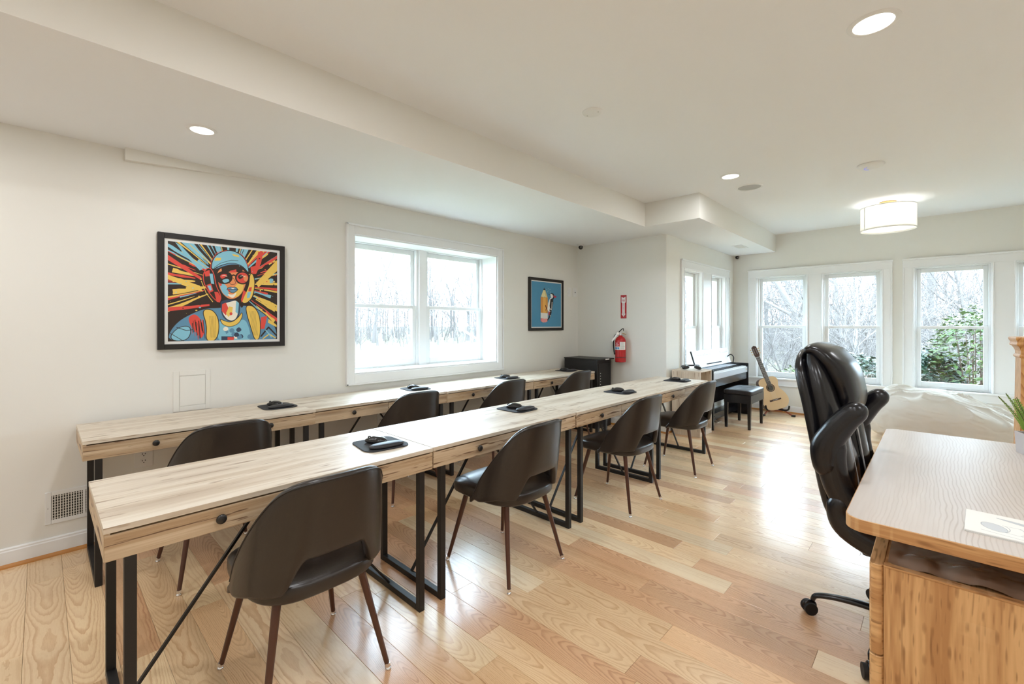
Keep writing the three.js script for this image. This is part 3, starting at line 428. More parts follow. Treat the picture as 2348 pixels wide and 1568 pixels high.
  blob([[740, 500], [930, 440], [1130, 520], [1120, 700], [1050, 840], [940, 900], [860, 880], [780, 790], [740, 640]], C.o); blob([[760, 680], [860, 700], [900, 880], [800, 820]], C.b); blob([[960, 700], [1100, 660], [1060, 830], [950, 885]], C.y); blob([[750, 560], [800, 660], [790, 740], [750, 680]], C.r); poly([[790, 470], [930, 440], [1080, 480], [1060, 550], [930, 520], [800, 560]], C.k); poly([[905, 520], [985, 500], [990, 540], [900, 545]], C.r); blob([[900, 620], [950, 610], [985, 690], [930, 705], [895, 690]], C.o, C.k, 4); blob([[860, 820], [940, 840], [1000, 790], [960, 880], [900, 870]], C.w);
  blob([[855, 755], [910, 730], [945, 742], [975, 730], [1015, 770], [950, 815], [900, 800]], C.s, C.k, 5); line([[858, 765], [940, 768], [1012, 770]], C.k, 5); poly([[865, 765], [905, 770], [905, 790], [880, 782]], C.r); poly([[920, 745], [965, 748], [950, 760], [925, 758]], C.w);
  for (const [cx, cy, s] of [[828, 610, 1], [1070, 612, 0.92]]) { const e = []; for (let k = 0; k < 14; k++) { const a = k / 14 * 6.283; e.push([cx + 100 * s * Math.cos(a), cy + 80 * Math.sin(a)]); } blob(e, s === 1 ? C.k : C.r, C.k, 15); if (s === 1) { blob([[765, 590], [810, 560], [880, 570], [800, 640]], C.r); blob([[790, 640], [880, 620], [900, 660], [830, 690]], C.b); } else { blob([[1000, 590], [1050, 560], [1090, 600], [1030, 640]], C.k); blob([[1090, 570], [1150, 590], [1130, 670], [1080, 640]], C.o); } blob(e, null, C.k, 14); line([[cx - 30, cy - 22], [cx, cy - 30], [cx + 35, cy - 15]], C.w, 6); }
  line([[915, 590], [950, 575], [985, 590]], C.k, 14);
  // cap
  blob([[660, 520], [670, 390], [740, 290], [900, 240], [1050, 300], [1130, 400], [1170, 570], [1060, 450], [900, 415], [760, 460]], C.b, C.k, 8); blob([[690, 520], [740, 470], [900, 410], [1060, 440], [1165, 560], [1150, 540], [1040, 440], [900, 440], [770, 480]], C.s, C.k, 5); poly([[720, 350], [790, 350], [780, 385], [700, 390]], C.y); poly([[930, 300], [1010, 310], [1030, 340], [950, 325]], C.y); line([[700, 480], [780, 420], [920, 380], [1010, 385]], C.k, 4); line([[655, 500], [660, 390], [740, 280], [860, 252]], C.r, 5); line([[1040, 285], [1110, 360], [1150, 470]], C.r, 5);
  // headphones
  blob([[570, 530], [640, 470], [700, 560], [720, 720], [790, 850], [770, 940], [700, 900], [600, 760], [560, 640]], C.k, C.r, 8); poly([[575, 540], [640, 510], [650, 590], [590, 600]], C.r); poly([[600, 710], [660, 690], [690, 790], [640, 810]], C.r); poly([[615, 720], [655, 715], [670, 775], [645, 785]], C.b); poly([[700, 800], [745, 800], [790, 880], [770, 940], [730, 930]], C.r); poly([[640, 560], [680, 560], [700, 700], [660, 690]], C.b); line([[540, 660], [600, 820], [680, 930]], C.y, 7);
  blob([[1170, 560], [1210, 550], [1245, 650], [1230, 800], [1190, 900], [1100, 960], [1050, 920], [1120, 800], [1160, 700]], C.y, C.k, 7); poly([[1160, 740], [1200, 730], [1190, 790], [1150, 790]], C.r); poly([[1140, 800], [1190, 795], [1170, 870], [1130, 880]], C.b); poly([[1085, 770], [1120, 800], [1060, 940], [1050, 900]], C.r);
});
artFrame('framed_portrait', 'framed comic-style portrait of a person in cap, glasses and headphones', -0.537, -1.337, 1.192, 1.981, 0.036, 0.019, 0.034, portrait);
const pencilPoster = drawn(640, 640, (g, W, H) => {
  const q = (x, y) => { const t = 213 + 0.122 * (x - 205); return [(x - 202) / 430 * W, (y - t) / (925 - t) * H]; }, poly = (pts, f) => { g.beginPath(); pts.forEach((p, i) => { const [x, y] = q(...p); i ? g.lineTo(x, y) : g.moveTo(x, y); }); g.closePath(); g.fillStyle = f; g.fill(); };
  g.fillStyle = '#4a8fb4'; g.fillRect(0, 0, W, H);
  poly([[328, 462], [362, 466], [362, 712], [328, 706]], '#dd9a48'); poly([[362, 466], [402, 470], [402, 716], [362, 712]], '#efb65a'); poly([[402, 470], [430, 474], [430, 714], [402, 716]], '#e0a04a');
  poly([[330, 462], [366, 356], [394, 356], [429, 474], [416, 462], [402, 470], [382, 460], [362, 467], [344, 456]], '#ece0a8'); poly([[380, 356], [394, 356], [429, 474], [402, 470]], '#d9c88a'); poly([[366, 357], [379, 318], [394, 357]], '#3a2620');
  poly([[328, 706], [430, 716], [430, 798], [380, 800], [328, 790]], '#e4e2dc'); poly([[328, 790], [380, 800], [430, 798], [430, 836], [405, 856], [360, 858], [328, 836]], '#ee9a98'); poly([[328, 790], [350, 796], [350, 852], [328, 836]], '#e08884');
  for (const [x, y] of [[408, 348], [436, 336], [458, 350], [432, 370], [420, 384], [466, 388]]) poly([[x, y], [x + 9, y - 5], [x + 7, y + 7]], '#e8dca8');
  poly([[424, 414], [468, 428], [472, 440]], '#3a3438'); poly([[468, 418], [488, 408], [514, 420], [524, 446], [512, 480], [484, 478], [472, 446]], '#f2f0ea'); poly([[470, 416], [488, 404], [516, 414], [530, 446], [520, 500], [500, 500], [512, 452], [496, 420]], '#1c181a'); poly([[514, 440], [562, 452], [556, 476], [524, 478]], '#c8384a');
  poly([[476, 470], [500, 500], [470, 560], [462, 640], [470, 690], [440, 690], [424, 650], [436, 560], [452, 510]], '#efede6'); poly([[470, 500], [512, 486], [512, 560], [496, 660], [470, 690], [458, 600], [466, 540]], '#1c181a'); poly([[490, 540], [498, 540], [494, 640], [486, 650]], '#efede6'); poly([[452, 640], [492, 650], [484, 690], [450, 680]], '#d8d6d0'); poly([[460, 655], [488, 665], [484, 690], [456, 680]], '#2a2628');
  poly([[442, 690], [460, 690], [456, 740], [440, 756]], '#dd4a50'); poly([[462, 690], [490, 690], [472, 770], [428, 834], [422, 820], [452, 760]], '#1c181a'); for (let i = 0; i < 4; i++) poly([[462 + i * 3, 740 + i * 12], [474, 748 + i * 10], [468, 758 + i * 10]], '#e8e6e0');
  poly([[390, 596], [402, 588], [424, 650], [410, 652]], '#7a4028'); poly([[394, 672], [404, 676], [420, 634], [412, 630]], '#7a4028');
});
artFrame('framed_poster', 'black framed blue poster of a woodpecker on a pencil', -4.29, -5.009, 1.279, 1.969, 0.036, 0.014, 0.026, pencilPoster);
function wallPlate(name, label, category, place, kind, group) { // electric plates: local z is out of the wall
  const o = thing(name, label, category, [0, 0, 0], 0, group); place(o); part('cover_plate', plates(0.075, 0.12, 0.006, 0.004), M.plate, o);
  if (kind === 'outlet') for (const s of [-1, 1]) { const r = part('receptacle', cyl(0.0165, 0.0165, 0.003, 0, 0, 0, 20).rotateX(QY).translate(0, s * 0.021, 0.0062), M.white, o); for (const k of [-1, 1]) part('slot', bx(0.0025, 0.009, 0.001, k * 0.006, s * 0.021 + 0.003, 0.0079), M.dark, r); part('slot', cyl(0.0028, 0.0028, 0.001, 0, 0, 0, 8).rotateX(QY).translate(0, s * 0.021 - 0.009, 0.0079), M.dark, r); }
  if (kind === 'rocker') part('rocker', rb(0.033, 0.067, 0.006, 0, 0, 0.006, 0.002), M.white, o);
  if (kind === 'dimmer') { part('rocker', rb(0.033, 0.067, 0.004, 0, 0, 0.006, 0.002), M.white, o); part('indicator', cyl(0.007, 0.007, 0.004, 0, 0, 0, 12).rotateX(QY).translate(0.004, 0.0, 0.0085), M.dark, o); }
}
wallPlate('wall_outlet', 'white double outlet below the first desk of the wall row', 'outlet', (o) => { o.position.set(0, 0.487, -0.468); o.rotation.y = QY; o.scale.set(1.25, 1.05, 1); }, 'outlet', 'white wall outlets');
wallPlate('wall_outlet', 'white double outlet below the second desk of the wall row', 'outlet', (o) => { o.position.set(0, 0.49, -2.2); o.rotation.y = QY; }, 'outlet', 'white wall outlets');
wallPlate('wall_outlet', 'white double outlet low on the end wall between guitar and office chair', 'outlet', (o) => o.position.set(2.334, 0.29, ZB), 'outlet', 'white wall outlets');
wallPlate('light_switch', 'white rocker switch beside the pencil poster', 'switch', (o) => { o.position.set(0, 1.82, -5.168); o.rotation.y = QY; o.scale.set(1.2, 1.04, 1); }, 'rocker');
wallPlate('light_switch', 'white switch plate with dark dot nearest the room corner', 'switch', (o) => { o.position.set(0, 1.82, -5.303); o.rotation.y = QY; o.scale.set(1.2, 1.04, 1); }, 'dimmer');
{
  let o = thing('wall_register', 'white slotted air vent low on the wall beside the desks', 'air vent', [0, 0.28, -0.215], QY); // along the wall
  const w = 0.394, h = 0.19; part('frame', merge(b2(-w / 2, -w / 2 + 0.026, -h / 2, h / 2, 0, 0.006), b2(w / 2 - 0.026, w / 2, -h / 2, h / 2, 0, 0.006), b2(-w / 2 + 0.026, w / 2 - 0.026, h / 2 - 0.024, h / 2, 0, 0.006), b2(-w / 2 + 0.026, w / 2 - 0.026, -h / 2, -h / 2 + 0.024, 0, 0.006), b2(-0.036, -0.024, -h / 2 + 0.02, h / 2 - 0.02, 0.0, 0.006)), M.white, o);
  part('duct', bx(w - 0.05, h - 0.046, 0.002, 0, 0, 0.0012), M.hollow, o); for (let i = 0; i < 30; i++) { const x = -w / 2 + 0.03 + i * 0.0114; if (x > -0.04 && x < -0.02) continue; part('louver', bx(0.0045, h - 0.046, 0.004, x, 0, 0.004), M.louver, o); } for (let i = 0; i < 9; i++) part('damper_bar', bx(w - 0.056, 0.004, 0.0015, 0, -h / 2 + 0.032 + i * 0.0158, 0.0022), M.steel, o);
  part('screw', cyl(0.003, 0.003, 0.002, 0, 0, 0, 8).rotateX(QY).translate(-w / 2 + 0.012, 0, 0.0065), M.steel, o);
  o = thing('access_panel', 'flush white access panel on the wall below the portrait', 'access panel', [0, 0.9, -0.732], QY);
  part('frame', merge(b2(-0.108, -0.073, -0.14, 0.14, 0, 0.005), b2(0.08, 0.108, -0.14, 0.14, 0, 0.005), b2(-0.073, 0.08, 0.106, 0.14, 0, 0.005), b2(-0.073, 0.08, -0.14, -0.106, 0, 0.005)), M.wall, o); part('door', b2(-0.0705, 0.0775, -0.1035, 0.1035, 0, 0.004), M.wall, o);
}
// fire sign and extinguisher
const signTex = drawn(256, 960, (g, W, H) => {
  g.fillStyle = '#b5121b'; g.fillRect(0, 0, W, H); g.fillStyle = '#f2f0ee'; g.beginPath(); [[36, 62], [128, 108], [220, 62], [220, 296], [182, 332], [182, 770], [222, 770], [128, 905], [34, 770], [74, 770], [74, 332], [36, 296]].forEach(([x, y], i) => i ? g.lineTo(x, y) : g.moveTo(x, y)); g.closePath(); g.fill();
  g.fillStyle = '#b5121b'; g.textAlign = 'center'; g.textBaseline = 'middle'; g.font = 'bold 74px sans-serif'; g.save(); g.translate(128, 222); g.scale(0.82, 1.45); g.fillText('FIRE', 0, 0); g.restore(); g.font = 'bold 50px sans-serif'; [...'EXTINGUISHER'].forEach((c, i) => g.fillText(c, 128, 356 + i * 43));
});
{
  const o = thing('fire_sign', 'red FIRE arrow sign on the short wall above the extinguisher', 'sign', [0.747, 1.596, ZA]); part('panel', plates(0.086, 0.31, 0.004, 0.002, 0.0005), M.red, o); part('print', new THREE.PlaneGeometry(0.085, 0.309).translate(0, 0, 0.0032), new THREE.MeshStandardMaterial({ map: signTex, roughness: 0.4 }), o, 'white down arrow reading FIRE');
  const e = thing('fire_extinguisher', 'red fire extinguisher hanging on the short wall', 'fire extinguisher', [0.75, 0, ZA + 0.088], 0.42);
  part('cylinder', lathe([[0.001, 0.862], [0.066, 0.862], [0.070, 0.867], [0.070, 1.13], [0.066, 1.158], [0.05, 1.185], [0.028, 1.2], [0.024, 1.215], [0.001, 1.216]], 36), M.red, e);
  part('base_band', cyl(0.0708, 0.0708, 0.007, 0, 0.925, 0, 36, true), M.dark, e, 'black strap');
  const lt = drawn(512, 256, (g) => { g.fillStyle = '#eceae6'; g.fillRect(0, 0, 512, 256); g.fillStyle = '#c3161f'; g.fillRect(0, 0, 250, 150); g.fillStyle = '#f4e8e4'; g.font = 'bold 40px sans-serif'; g.fillText('FIRE', 70, 60); g.fillRect(40, 84, 170, 10); g.fillRect(40, 108, 150, 10); g.fillStyle = '#3f93cc'; for (let i = 0; i < 3; i++) g.fillRect(20 + i * 74, 172, 58, 62); g.fillStyle = '#8a8a88'; for (let i = 0; i < 9; i++) g.fillRect(278, 26 + i * 24, 120 + (i * 53) % 96, 6); });
  part('label', new THREE.CylinderGeometry(0.0706, 0.0706, 0.105, 40, 1, true, -1.15, 2.3).translate(0, 1.078, 0), new THREE.MeshStandardMaterial({ map: lt, roughness: 0.4, side: THREE.DoubleSide }), e, 'white, red and blue instruction label');
  part('valve', merge(cyl(0.018, 0.02, 0.035, 0, 1.23, 0, 18), rb(0.05, 0.024, 0.03, 0, 1.245, 0, 0.004)), M.steel, e);
  part('carry_handle', sweep([[-0.03, 1.24, 0], [0.02, 1.242, 0], [0.075, 1.228, 0]], [[0.012, 0.005], [0.012, 0.005], [0.011, 0.005]], 10, 8), M.brass, e, 'brass carry handle'); part('squeeze_lever', merge(sweep([[-0.028, 1.245, 0], [0.0, 1.28, 0], [0.035, 1.305, 0], [0.04, 1.27, 0]], [[0.012, 0.006], [0.012, 0.006], [0.012, 0.005], [0.01, 0.004]], 16, 8)), M.dark, e);
  part('gauge', cyl(0.018, 0.018, 0.012, 0, 0, 0, 18).rotateX(QY).translate(-0.03, 1.24, 0.02), M.chrome, e); part('hose', tube([[-0.025, 1.24, 0], [-0.07, 1.21, 0.01], [-0.088, 1.13, 0.01], [-0.085, 1.03, 0.01], [-0.076, 0.96, 0.01]], 0.0085, 30, 10), M.dark, e); part('safety_tag', bx(0.02, 0.12, 0.001).rotateZ(-0.6).translate(-0.072, 1.185, 0.032), M.paper, e, 'white paper tag'); part('wall_bracket', rb(0.05, 0.12, 0.02, 0, 1.08, -0.078, 0.003).rotateY(-0.42), M.dark, e);
}
{ // black network cabinet in the corner
  const o = thing('network_cabinet', 'black steel network cabinet in the corner beside the last wall desk', 'cabinet', [0.333, 0, -5.14]), w = 0.525, d = 0.34, h = 0.895;
  part('body', rb(w, h, d, 0, h / 2, 0, 0.003), M.blackMetal, o); part('lid', rb(w + 0.05, 0.014, d + 0.02, 0.022, h + 0.007, 0, 0.003), M.blackMetal, o); part('side_door', rb(0.006, h - 0.1, d - 0.05, w / 2 + 0.003, h / 2, 0, 0.002), M.dark, o);
  for (let i = 0; i < 5; i++) part('vent_slot', rb(0.002, 0.008, 0.016, w / 2 + 0.0068, 0.72 - i * 0.036, 0.1, 0.0005), M.plate, o); part('name_strip', rb(0.004, 0.014, 0.09, w / 2 + 0.049, h + 0.007, 0.0, 0.001), M.plate, o, 'small white strip');
}
// ------------------------------------------------------------------ piano corner
{
  const o = thing('cubby_shelf', 'narrow light wood cubby standing between the last desk and the piano', 'shelf', [1.56, 0, -5.63]), w = 0.35, d = 0.372, h = 0.795, t = 0.016, wood = (n, g, gr) => part(n, mapUV(g, gr, 0.83, 1.66, 0.2), M.cubby, o);
  wood('top_panel', b2(-w / 2, w / 2, h - t, h, -d / 2, d / 2), 'z'); wood('bottom_panel', b2(-w / 2, w / 2, 0.004, 0.06, -d / 2 + t, d / 2 - t), 'z'); wood('back_panel', b2(-w / 2, -w / 2 + 0.008, 0.06, h - t, -d / 2 + t, d / 2 - t), 'y');
  for (const s of [-1, 1]) for (let k = 0; k < 3; k++) wood('side_board', b2(-w / 2 + k * w / 3 + 0.0006, -w / 2 + (k + 1) * w / 3 - 0.0006, 0, h - t, s * d / 2, s * (d / 2 - t), 0.001), 'y'); wood('shelf', b2(-w / 2 + 0.01, w / 2 - 0.006, 0.42, 0.436, -d / 2 + t, d / 2 - t), 'z');
  const hp = thing('headphones', 'black over-ear headphones lying on the wooden cubby', 'headphones', [1.57, h, -5.6], 0.5);
  part('headband', tube([[-0.09, 0.03, 0.02], [-0.11, 0.036, -0.05], [-0.05, 0.04, -0.115], [0.04, 0.045, -0.11], [0.085, 0.05, -0.04], [0.075, 0.045, 0.03]], 0.011, 40, 8), M.gel, hp);
  for (const [x, z, t2] of [[-0.075, 0.045, 0.2], [0.065, 0.05, -0.3]]) { const c = part('ear_cup', pillow(0.045, 0.022, 0.04, 0.7, 0.9, 24, 12).rotateZ(t2).translate(x, 0.032, z), M.mouse, hp); part('ear_pad', new THREE.TorusGeometry(0.03, 0.012, 8, 24).rotateX(QY).rotateZ(t2).translate(x, 0.015 + 0.012, z), M.gel, c); }
}
{
  const X = 1.56, Z = -6.655, o = thing('digital_piano', 'black upright digital piano with raised grey lid against the window wall', 'piano', [X, 0, Z]), p = (n, x0, x1, y0, y1, z0, z1, m, r = 0.003, l) => part(n, b2(x0 - X, x1 - X, y0, y1, z0 - Z, z1 - Z, r), m, o, l), z0 = -7.385, z1 = -5.925;
  p('side_panel', 1.38, 1.725, 0, 0.775, z0, z0 + 0.03, M.pianoBlack, 0.006); p('side_panel', 1.38, 1.715, 0.6, 0.775, z1 - 0.03, z1, M.pianoBlack, 0.006); p('front_leg', 1.69, 1.72, 0, 0.62, z1 - 0.03, z1, M.pianoBlack); p('rear_leg', 1.38, 1.5, 0, 0.62, z1 - 0.03, z1, M.pianoBlack);
  p('key_bed', 1.39, 1.71, 0.545, 0.665, z0 + 0.03, z1 - 0.03, M.pianoBlack); p('key_slip', 1.697, 1.715, 0.645, 0.722, z0 + 0.03, z1 - 0.03, M.pianoGrey, 0.003, 'silver grey front rail'); p('control_panel', 1.45, 1.56, 0.70, 0.752, z0 + 0.03, z1 - 0.03, M.pianoGrey, 0.004); p('badge', 1.716, 1.7175, 0.675, 0.70, z0 + 0.075, z0 + 0.11, M.brass, 0.0003, 'small gold badge');
  p('foot_bar', 1.42, 1.55, 0.03, 0.12, z0 + 0.03, z1 - 0.03, M.pianoBlack); p('top_rail', 1.38, 1.45, 0.66, 0.775, z0, z1, M.pianoBlack, 0.005);
  p('rear_panel', 1.385, 1.40, 0.2, 0.55, z0 + 0.03, -6.62, M.pianoBlack);
  const n = 52, kw = (z1 - z0 - 0.075) / n, whites = [], blacks = [];
  for (let i = 0; i < n; i++) { const z = z1 - 0.0375 - (i + 0.5) * kw; whites.push(b2(1.56 - X, 1.695 - X, 0.70, 0.733, z - kw / 2 + 0.0004 - Z, z + kw / 2 - 0.0004 - Z, 0.0008)); if ([0, 2, 3, 5, 6].includes(i % 7) && i < n - 1) blacks.push(b2(1.56 - X, 1.648 - X, 0.72, 0.745, z - kw / 2 - 0.0055 - Z, z - kw / 2 + 0.0055 - Z, 0.0015)); }
  part('white_keys', merge(whites), M.keyWhite, o).userData.kind = 'stuff'; part('black_keys', merge(blacks), M.pianoBlack, o).userData.kind = 'stuff';
  const lid = part('lid', bar([1.478 - X, 0.775, 0], [1.43 - X, 0.93, 0], 0.012, z1 - z0 - 0.08), M.lidGrey, o, 'pale grey raised lid'); part('lid_flap', bar([1.429 - X, 0.936, 0], [1.412 - X, 0.998, 0], 0.016, z1 - z0 - 0.08), M.lidGrey, lid); part('lid_end', bar([1.48 - X, 0.775, (z1 - z0 - 0.07) / 2], [1.412 - X, 0.998, (z1 - z0 - 0.07) / 2], 0.02, 0.008), M.pianoBlack, lid); for (const z of [-0.35, 0.25]) part('hinge', rb(0.006, 0.008, 0.03, 1.428 - X + 0.008, 0.95, z, 0.001), M.steel, lid);
  part('music_ledge', bar([1.475 - X, 0.812, -0.28], [1.475 - X, 0.812, 0.28], 0.022, 0.012), M.pianoBlack, o); part('lid_stay', tube([[1.46 - X, 0.87, -0.60], [1.5 - X, 0.9, -0.635], [1.53 - X, 0.86, -0.66], [1.52 - X, 0.775, -0.67]], 0.008, 20, 8), M.pianoBlack, o);
  for (let i = 0; i < 3; i++) part('pedal', sweep([[1.5 - X, 0.05, 0.26 + i * 0.06], [1.58 - X, 0.046, 0.26 + i * 0.06], [1.66 - X, 0.036, 0.26 + i * 0.06]], [[0.008, 0.006], [0.009, 0.006], [0.014, 0.005]], 10, 10), M.chrome, o, 'chrome pedal'); part('pedal_box', b2(1.44 - X, 1.56 - X, 0.0, 0.085, 0.2, 0.44, 0.004), M.pianoBlack, o);
}
{
  const o = thing('piano_bench', 'black piano bench with tufted vinyl seat', 'bench', [1.9, 0, -6.555]), hx = 0.165, hz = 0.295;
  for (const sx of [-1, 1]) for (const sz of [-1, 1]) part('leg', loft([[0.026, 0.36], [0.026, 0.3], [0.019, 0.0]].map(([r, y]) => [[-1, -1], [1, -1], [1, 1], [-1, 1]].map(([a, b]) => V3(sx * (hx - 0.024) + a * r * 0.8, y, sz * (hz - 0.024) + b * r * 0.8))).reverse()).toNonIndexed(), M.pianoBlack, o).geometry.computeVertexNormals();
  for (const s of [-1, 1]) { part('apron', b2(-hx, hx, 0.335, 0.44, s * hz - s * 0.018, s * hz), M.pianoBlack, o); part('apron', b2(s * hx - s * 0.018, s * hx, 0.335, 0.44, -hz + 0.018, hz - 0.018), M.pianoBlack, o); }
  const btn = []; for (const x of [-0.06, 0.06]) for (const z of [-0.17, 0, 0.17]) btn.push([x, z]);
  part('cushion', pillow(hx + 0.012, 0.034, hz + 0.012, 0.35, 0.2, 72, 28, (q) => { if (q.y > 0) for (const [x, z] of btn) { const d = Math.hypot(q.x - x, q.z - z); q.y -= 0.016 * Math.exp(-((d / 0.025) ** 2)); } q.y += q.y > 0 ? 0.006 * (1 - (q.x / hx) ** 2) : 0; return q.add(V3(0, 0.472, 0)); }), M.benchVinyl, o);
  for (const [x, z] of btn) part('button', new THREE.SphereGeometry(0.007, 10, 8).scale(1, 0.5, 1).translate(x, 0.498, z), M.benchVinyl, o);
}
{
  const yaw = 0.62, base = [2.02, 0, -7.6], st = thing('guitar_stand', 'reddish wooden guitar stand with black yokes by the end window', 'guitar stand', base, yaw);
  for (const s of [-1, 1]) { const l = part('leg', rod([0, 0.16, -0.04], [s * 0.2, 0.014, 0.13], 0.013, 0.012), M.redwood, st); part('rubber_cap', rod([s * 0.185, 0.016, 0.118], [s * 0.225, 0.016, 0.15], 0.0155), M.dark, l); part('yoke', tube([[s * 0.02, 0.1, 0.0], [s * 0.1, 0.085, 0.06], [s * 0.15, 0.1, 0.1], [s * 0.165, 0.155, 0.1]], 0.012, 20, 8), M.dark, st, 'black padded yoke'); }
  part('rear_leg', rod([0, 0.16, -0.04], [0, 0.014, -0.2], 0.013), M.redwood, st); part('post', rod([0, 0.1, -0.04], [-0.06, 0.5, -0.12], 0.012), M.redwood, st); part('cross_bar', rod([-0.1, 0.07, 0.04], [0.1, 0.07, 0.04], 0.010), M.redwood, st);
  const root = thing('acoustic_guitar', 'natural spruce acoustic guitar leaning on its stand by the end window', 'guitar', [base[0] + 0.075, 0.105, base[2] + 0.06], yaw), g = new THREE.Group(); // the tilt is baked into the parts
  g.rotation.set(-0.2, 0, 0.30, 'XYZ'); g.updateMatrix(); const add = (n, geo, m, par = root, l) => part(n, geo.applyMatrix4(g.matrix), m, par, l);
  const half = [[0, 0], [0.09, 0.003], [0.15, 0.035], [0.183, 0.1], [0.184, 0.15], [0.165, 0.215], [0.128, 0.275], [0.118, 0.30], [0.122, 0.345], [0.138, 0.39], [0.138, 0.43], [0.11, 0.468], [0.06, 0.483], [0, 0.484]];
  const curve = new THREE.SplineCurve([...half.map(([x, y]) => V2(x, y)), ...half.slice(1, -1).reverse().map(([x, y]) => V2(-x, y)), V2(0, 0)]), outline = curve.getPoints(110), shape = new THREE.Shape(outline.slice(0, -1));
  add('body', new THREE.ExtrudeGeometry(shape, { depth: 0.09, bevelEnabled: true, bevelSize: 0.002, bevelThickness: 0.002, bevelSegments: 2 }).translate(0, 0, -0.092), M.rosewood, root, 'dark back and sides');
  const top = shape.clone(); const hole = new THREE.Path(); hole.absarc(0, 0.325, 0.044, 0, Math.PI * 2, true); top.holes.push(hole); add('soundboard', new THREE.ExtrudeGeometry(top, { depth: 0.003, bevelEnabled: false, curveSegments: 30 }), M.spruce, root, 'pale spruce top'); add('sound_hole', new THREE.CircleGeometry(0.0445, 32).translate(0, 0.325, 0.0014), M.hollow); add('rosette', new THREE.RingGeometry(0.047, 0.061, 40).translate(0, 0.325, 0.0034), M.rosewood);
  add('bridge', rb(0.165, 0.024, 0.009, 0, 0.14, 0.0075, 0.003), M.rosewood); add('saddle', rb(0.08, 0.004, 0.006, 0, 0.142, 0.0145, 0.001), M.nylon); add('neck', sweep([[0, 0.44, -0.012], [0, 0.6, -0.012], [0, 0.8, -0.012]], [[0.029, 0.014], [0.028, 0.013], [0.026, 0.012]], 12, 12, V3(1, 0, 0)), M.rosewood);
  const fb = add('fingerboard', loft([[0.0305, 0.362], [0.0265, 0.805]].map(([w, y]) => [V3(-w, y, 0.003), V3(w, y, 0.003), V3(w, y, 0.010), V3(-w, y, 0.010)])).toNonIndexed(), M.fretboard); fb.geometry.computeVertexNormals(); for (let i = 0; i < 16; i++) { const y = 0.805 - 0.645 * (1 - 2 ** (-i / 12)); if (y > 0.37) add('fret', rb(0.056, 0.0022, 0.0025, 0, y, 0.0105, 0.0005), M.chrome, fb); }
  add('headstock', (() => { const s = new THREE.Shape([[-0.026, 0.805], [0.026, 0.805], [0.037, 0.84], [0.035, 0.965], [0.02, 0.975], [0, 0.985], [-0.02, 0.975], [-0.035, 0.965], [-0.037, 0.84]].map(([x, y]) => V2(x, y))); for (const k of [-1, 1]) s.holes.push(new THREE.Path([[k * 0.012, 0.85], [k * 0.022, 0.85], [k * 0.022, 0.945], [k * 0.012, 0.945]].map(([x, y]) => V2(x, y)))); return new THREE.ExtrudeGeometry(s, { depth: 0.018, bevelEnabled: false }).translate(0, 0, -0.012); })(), M.rosewood); add('nut', rb(0.052, 0.006, 0.008, 0, 0.806, 0.009, 0.001), M.nylon);
  for (const s of [-1, 1]) for (let i = 0; i < 3; i++) add('tuning_peg', merge(rod([s * 0.033, 0.862 + i * 0.036, -0.004], [s * 0.056, 0.862 + i * 0.036, -0.004], 0.003), pillow(0.005, 0.009, 0.006, 0.8, 0.8, 12, 8).translate(s * 0.06, 0.862 + i * 0.036, -0.004)), M.brass); add('strings', merge(...Array.from({ length: 6 }, (_, i) => rod([(i - 2.5) * 0.0115, 0.142, 0.017], [(i - 2.5) * 0.0085, 0.808, 0.0135], 0.0006, 0.0006, 4))), M.nylon);
}
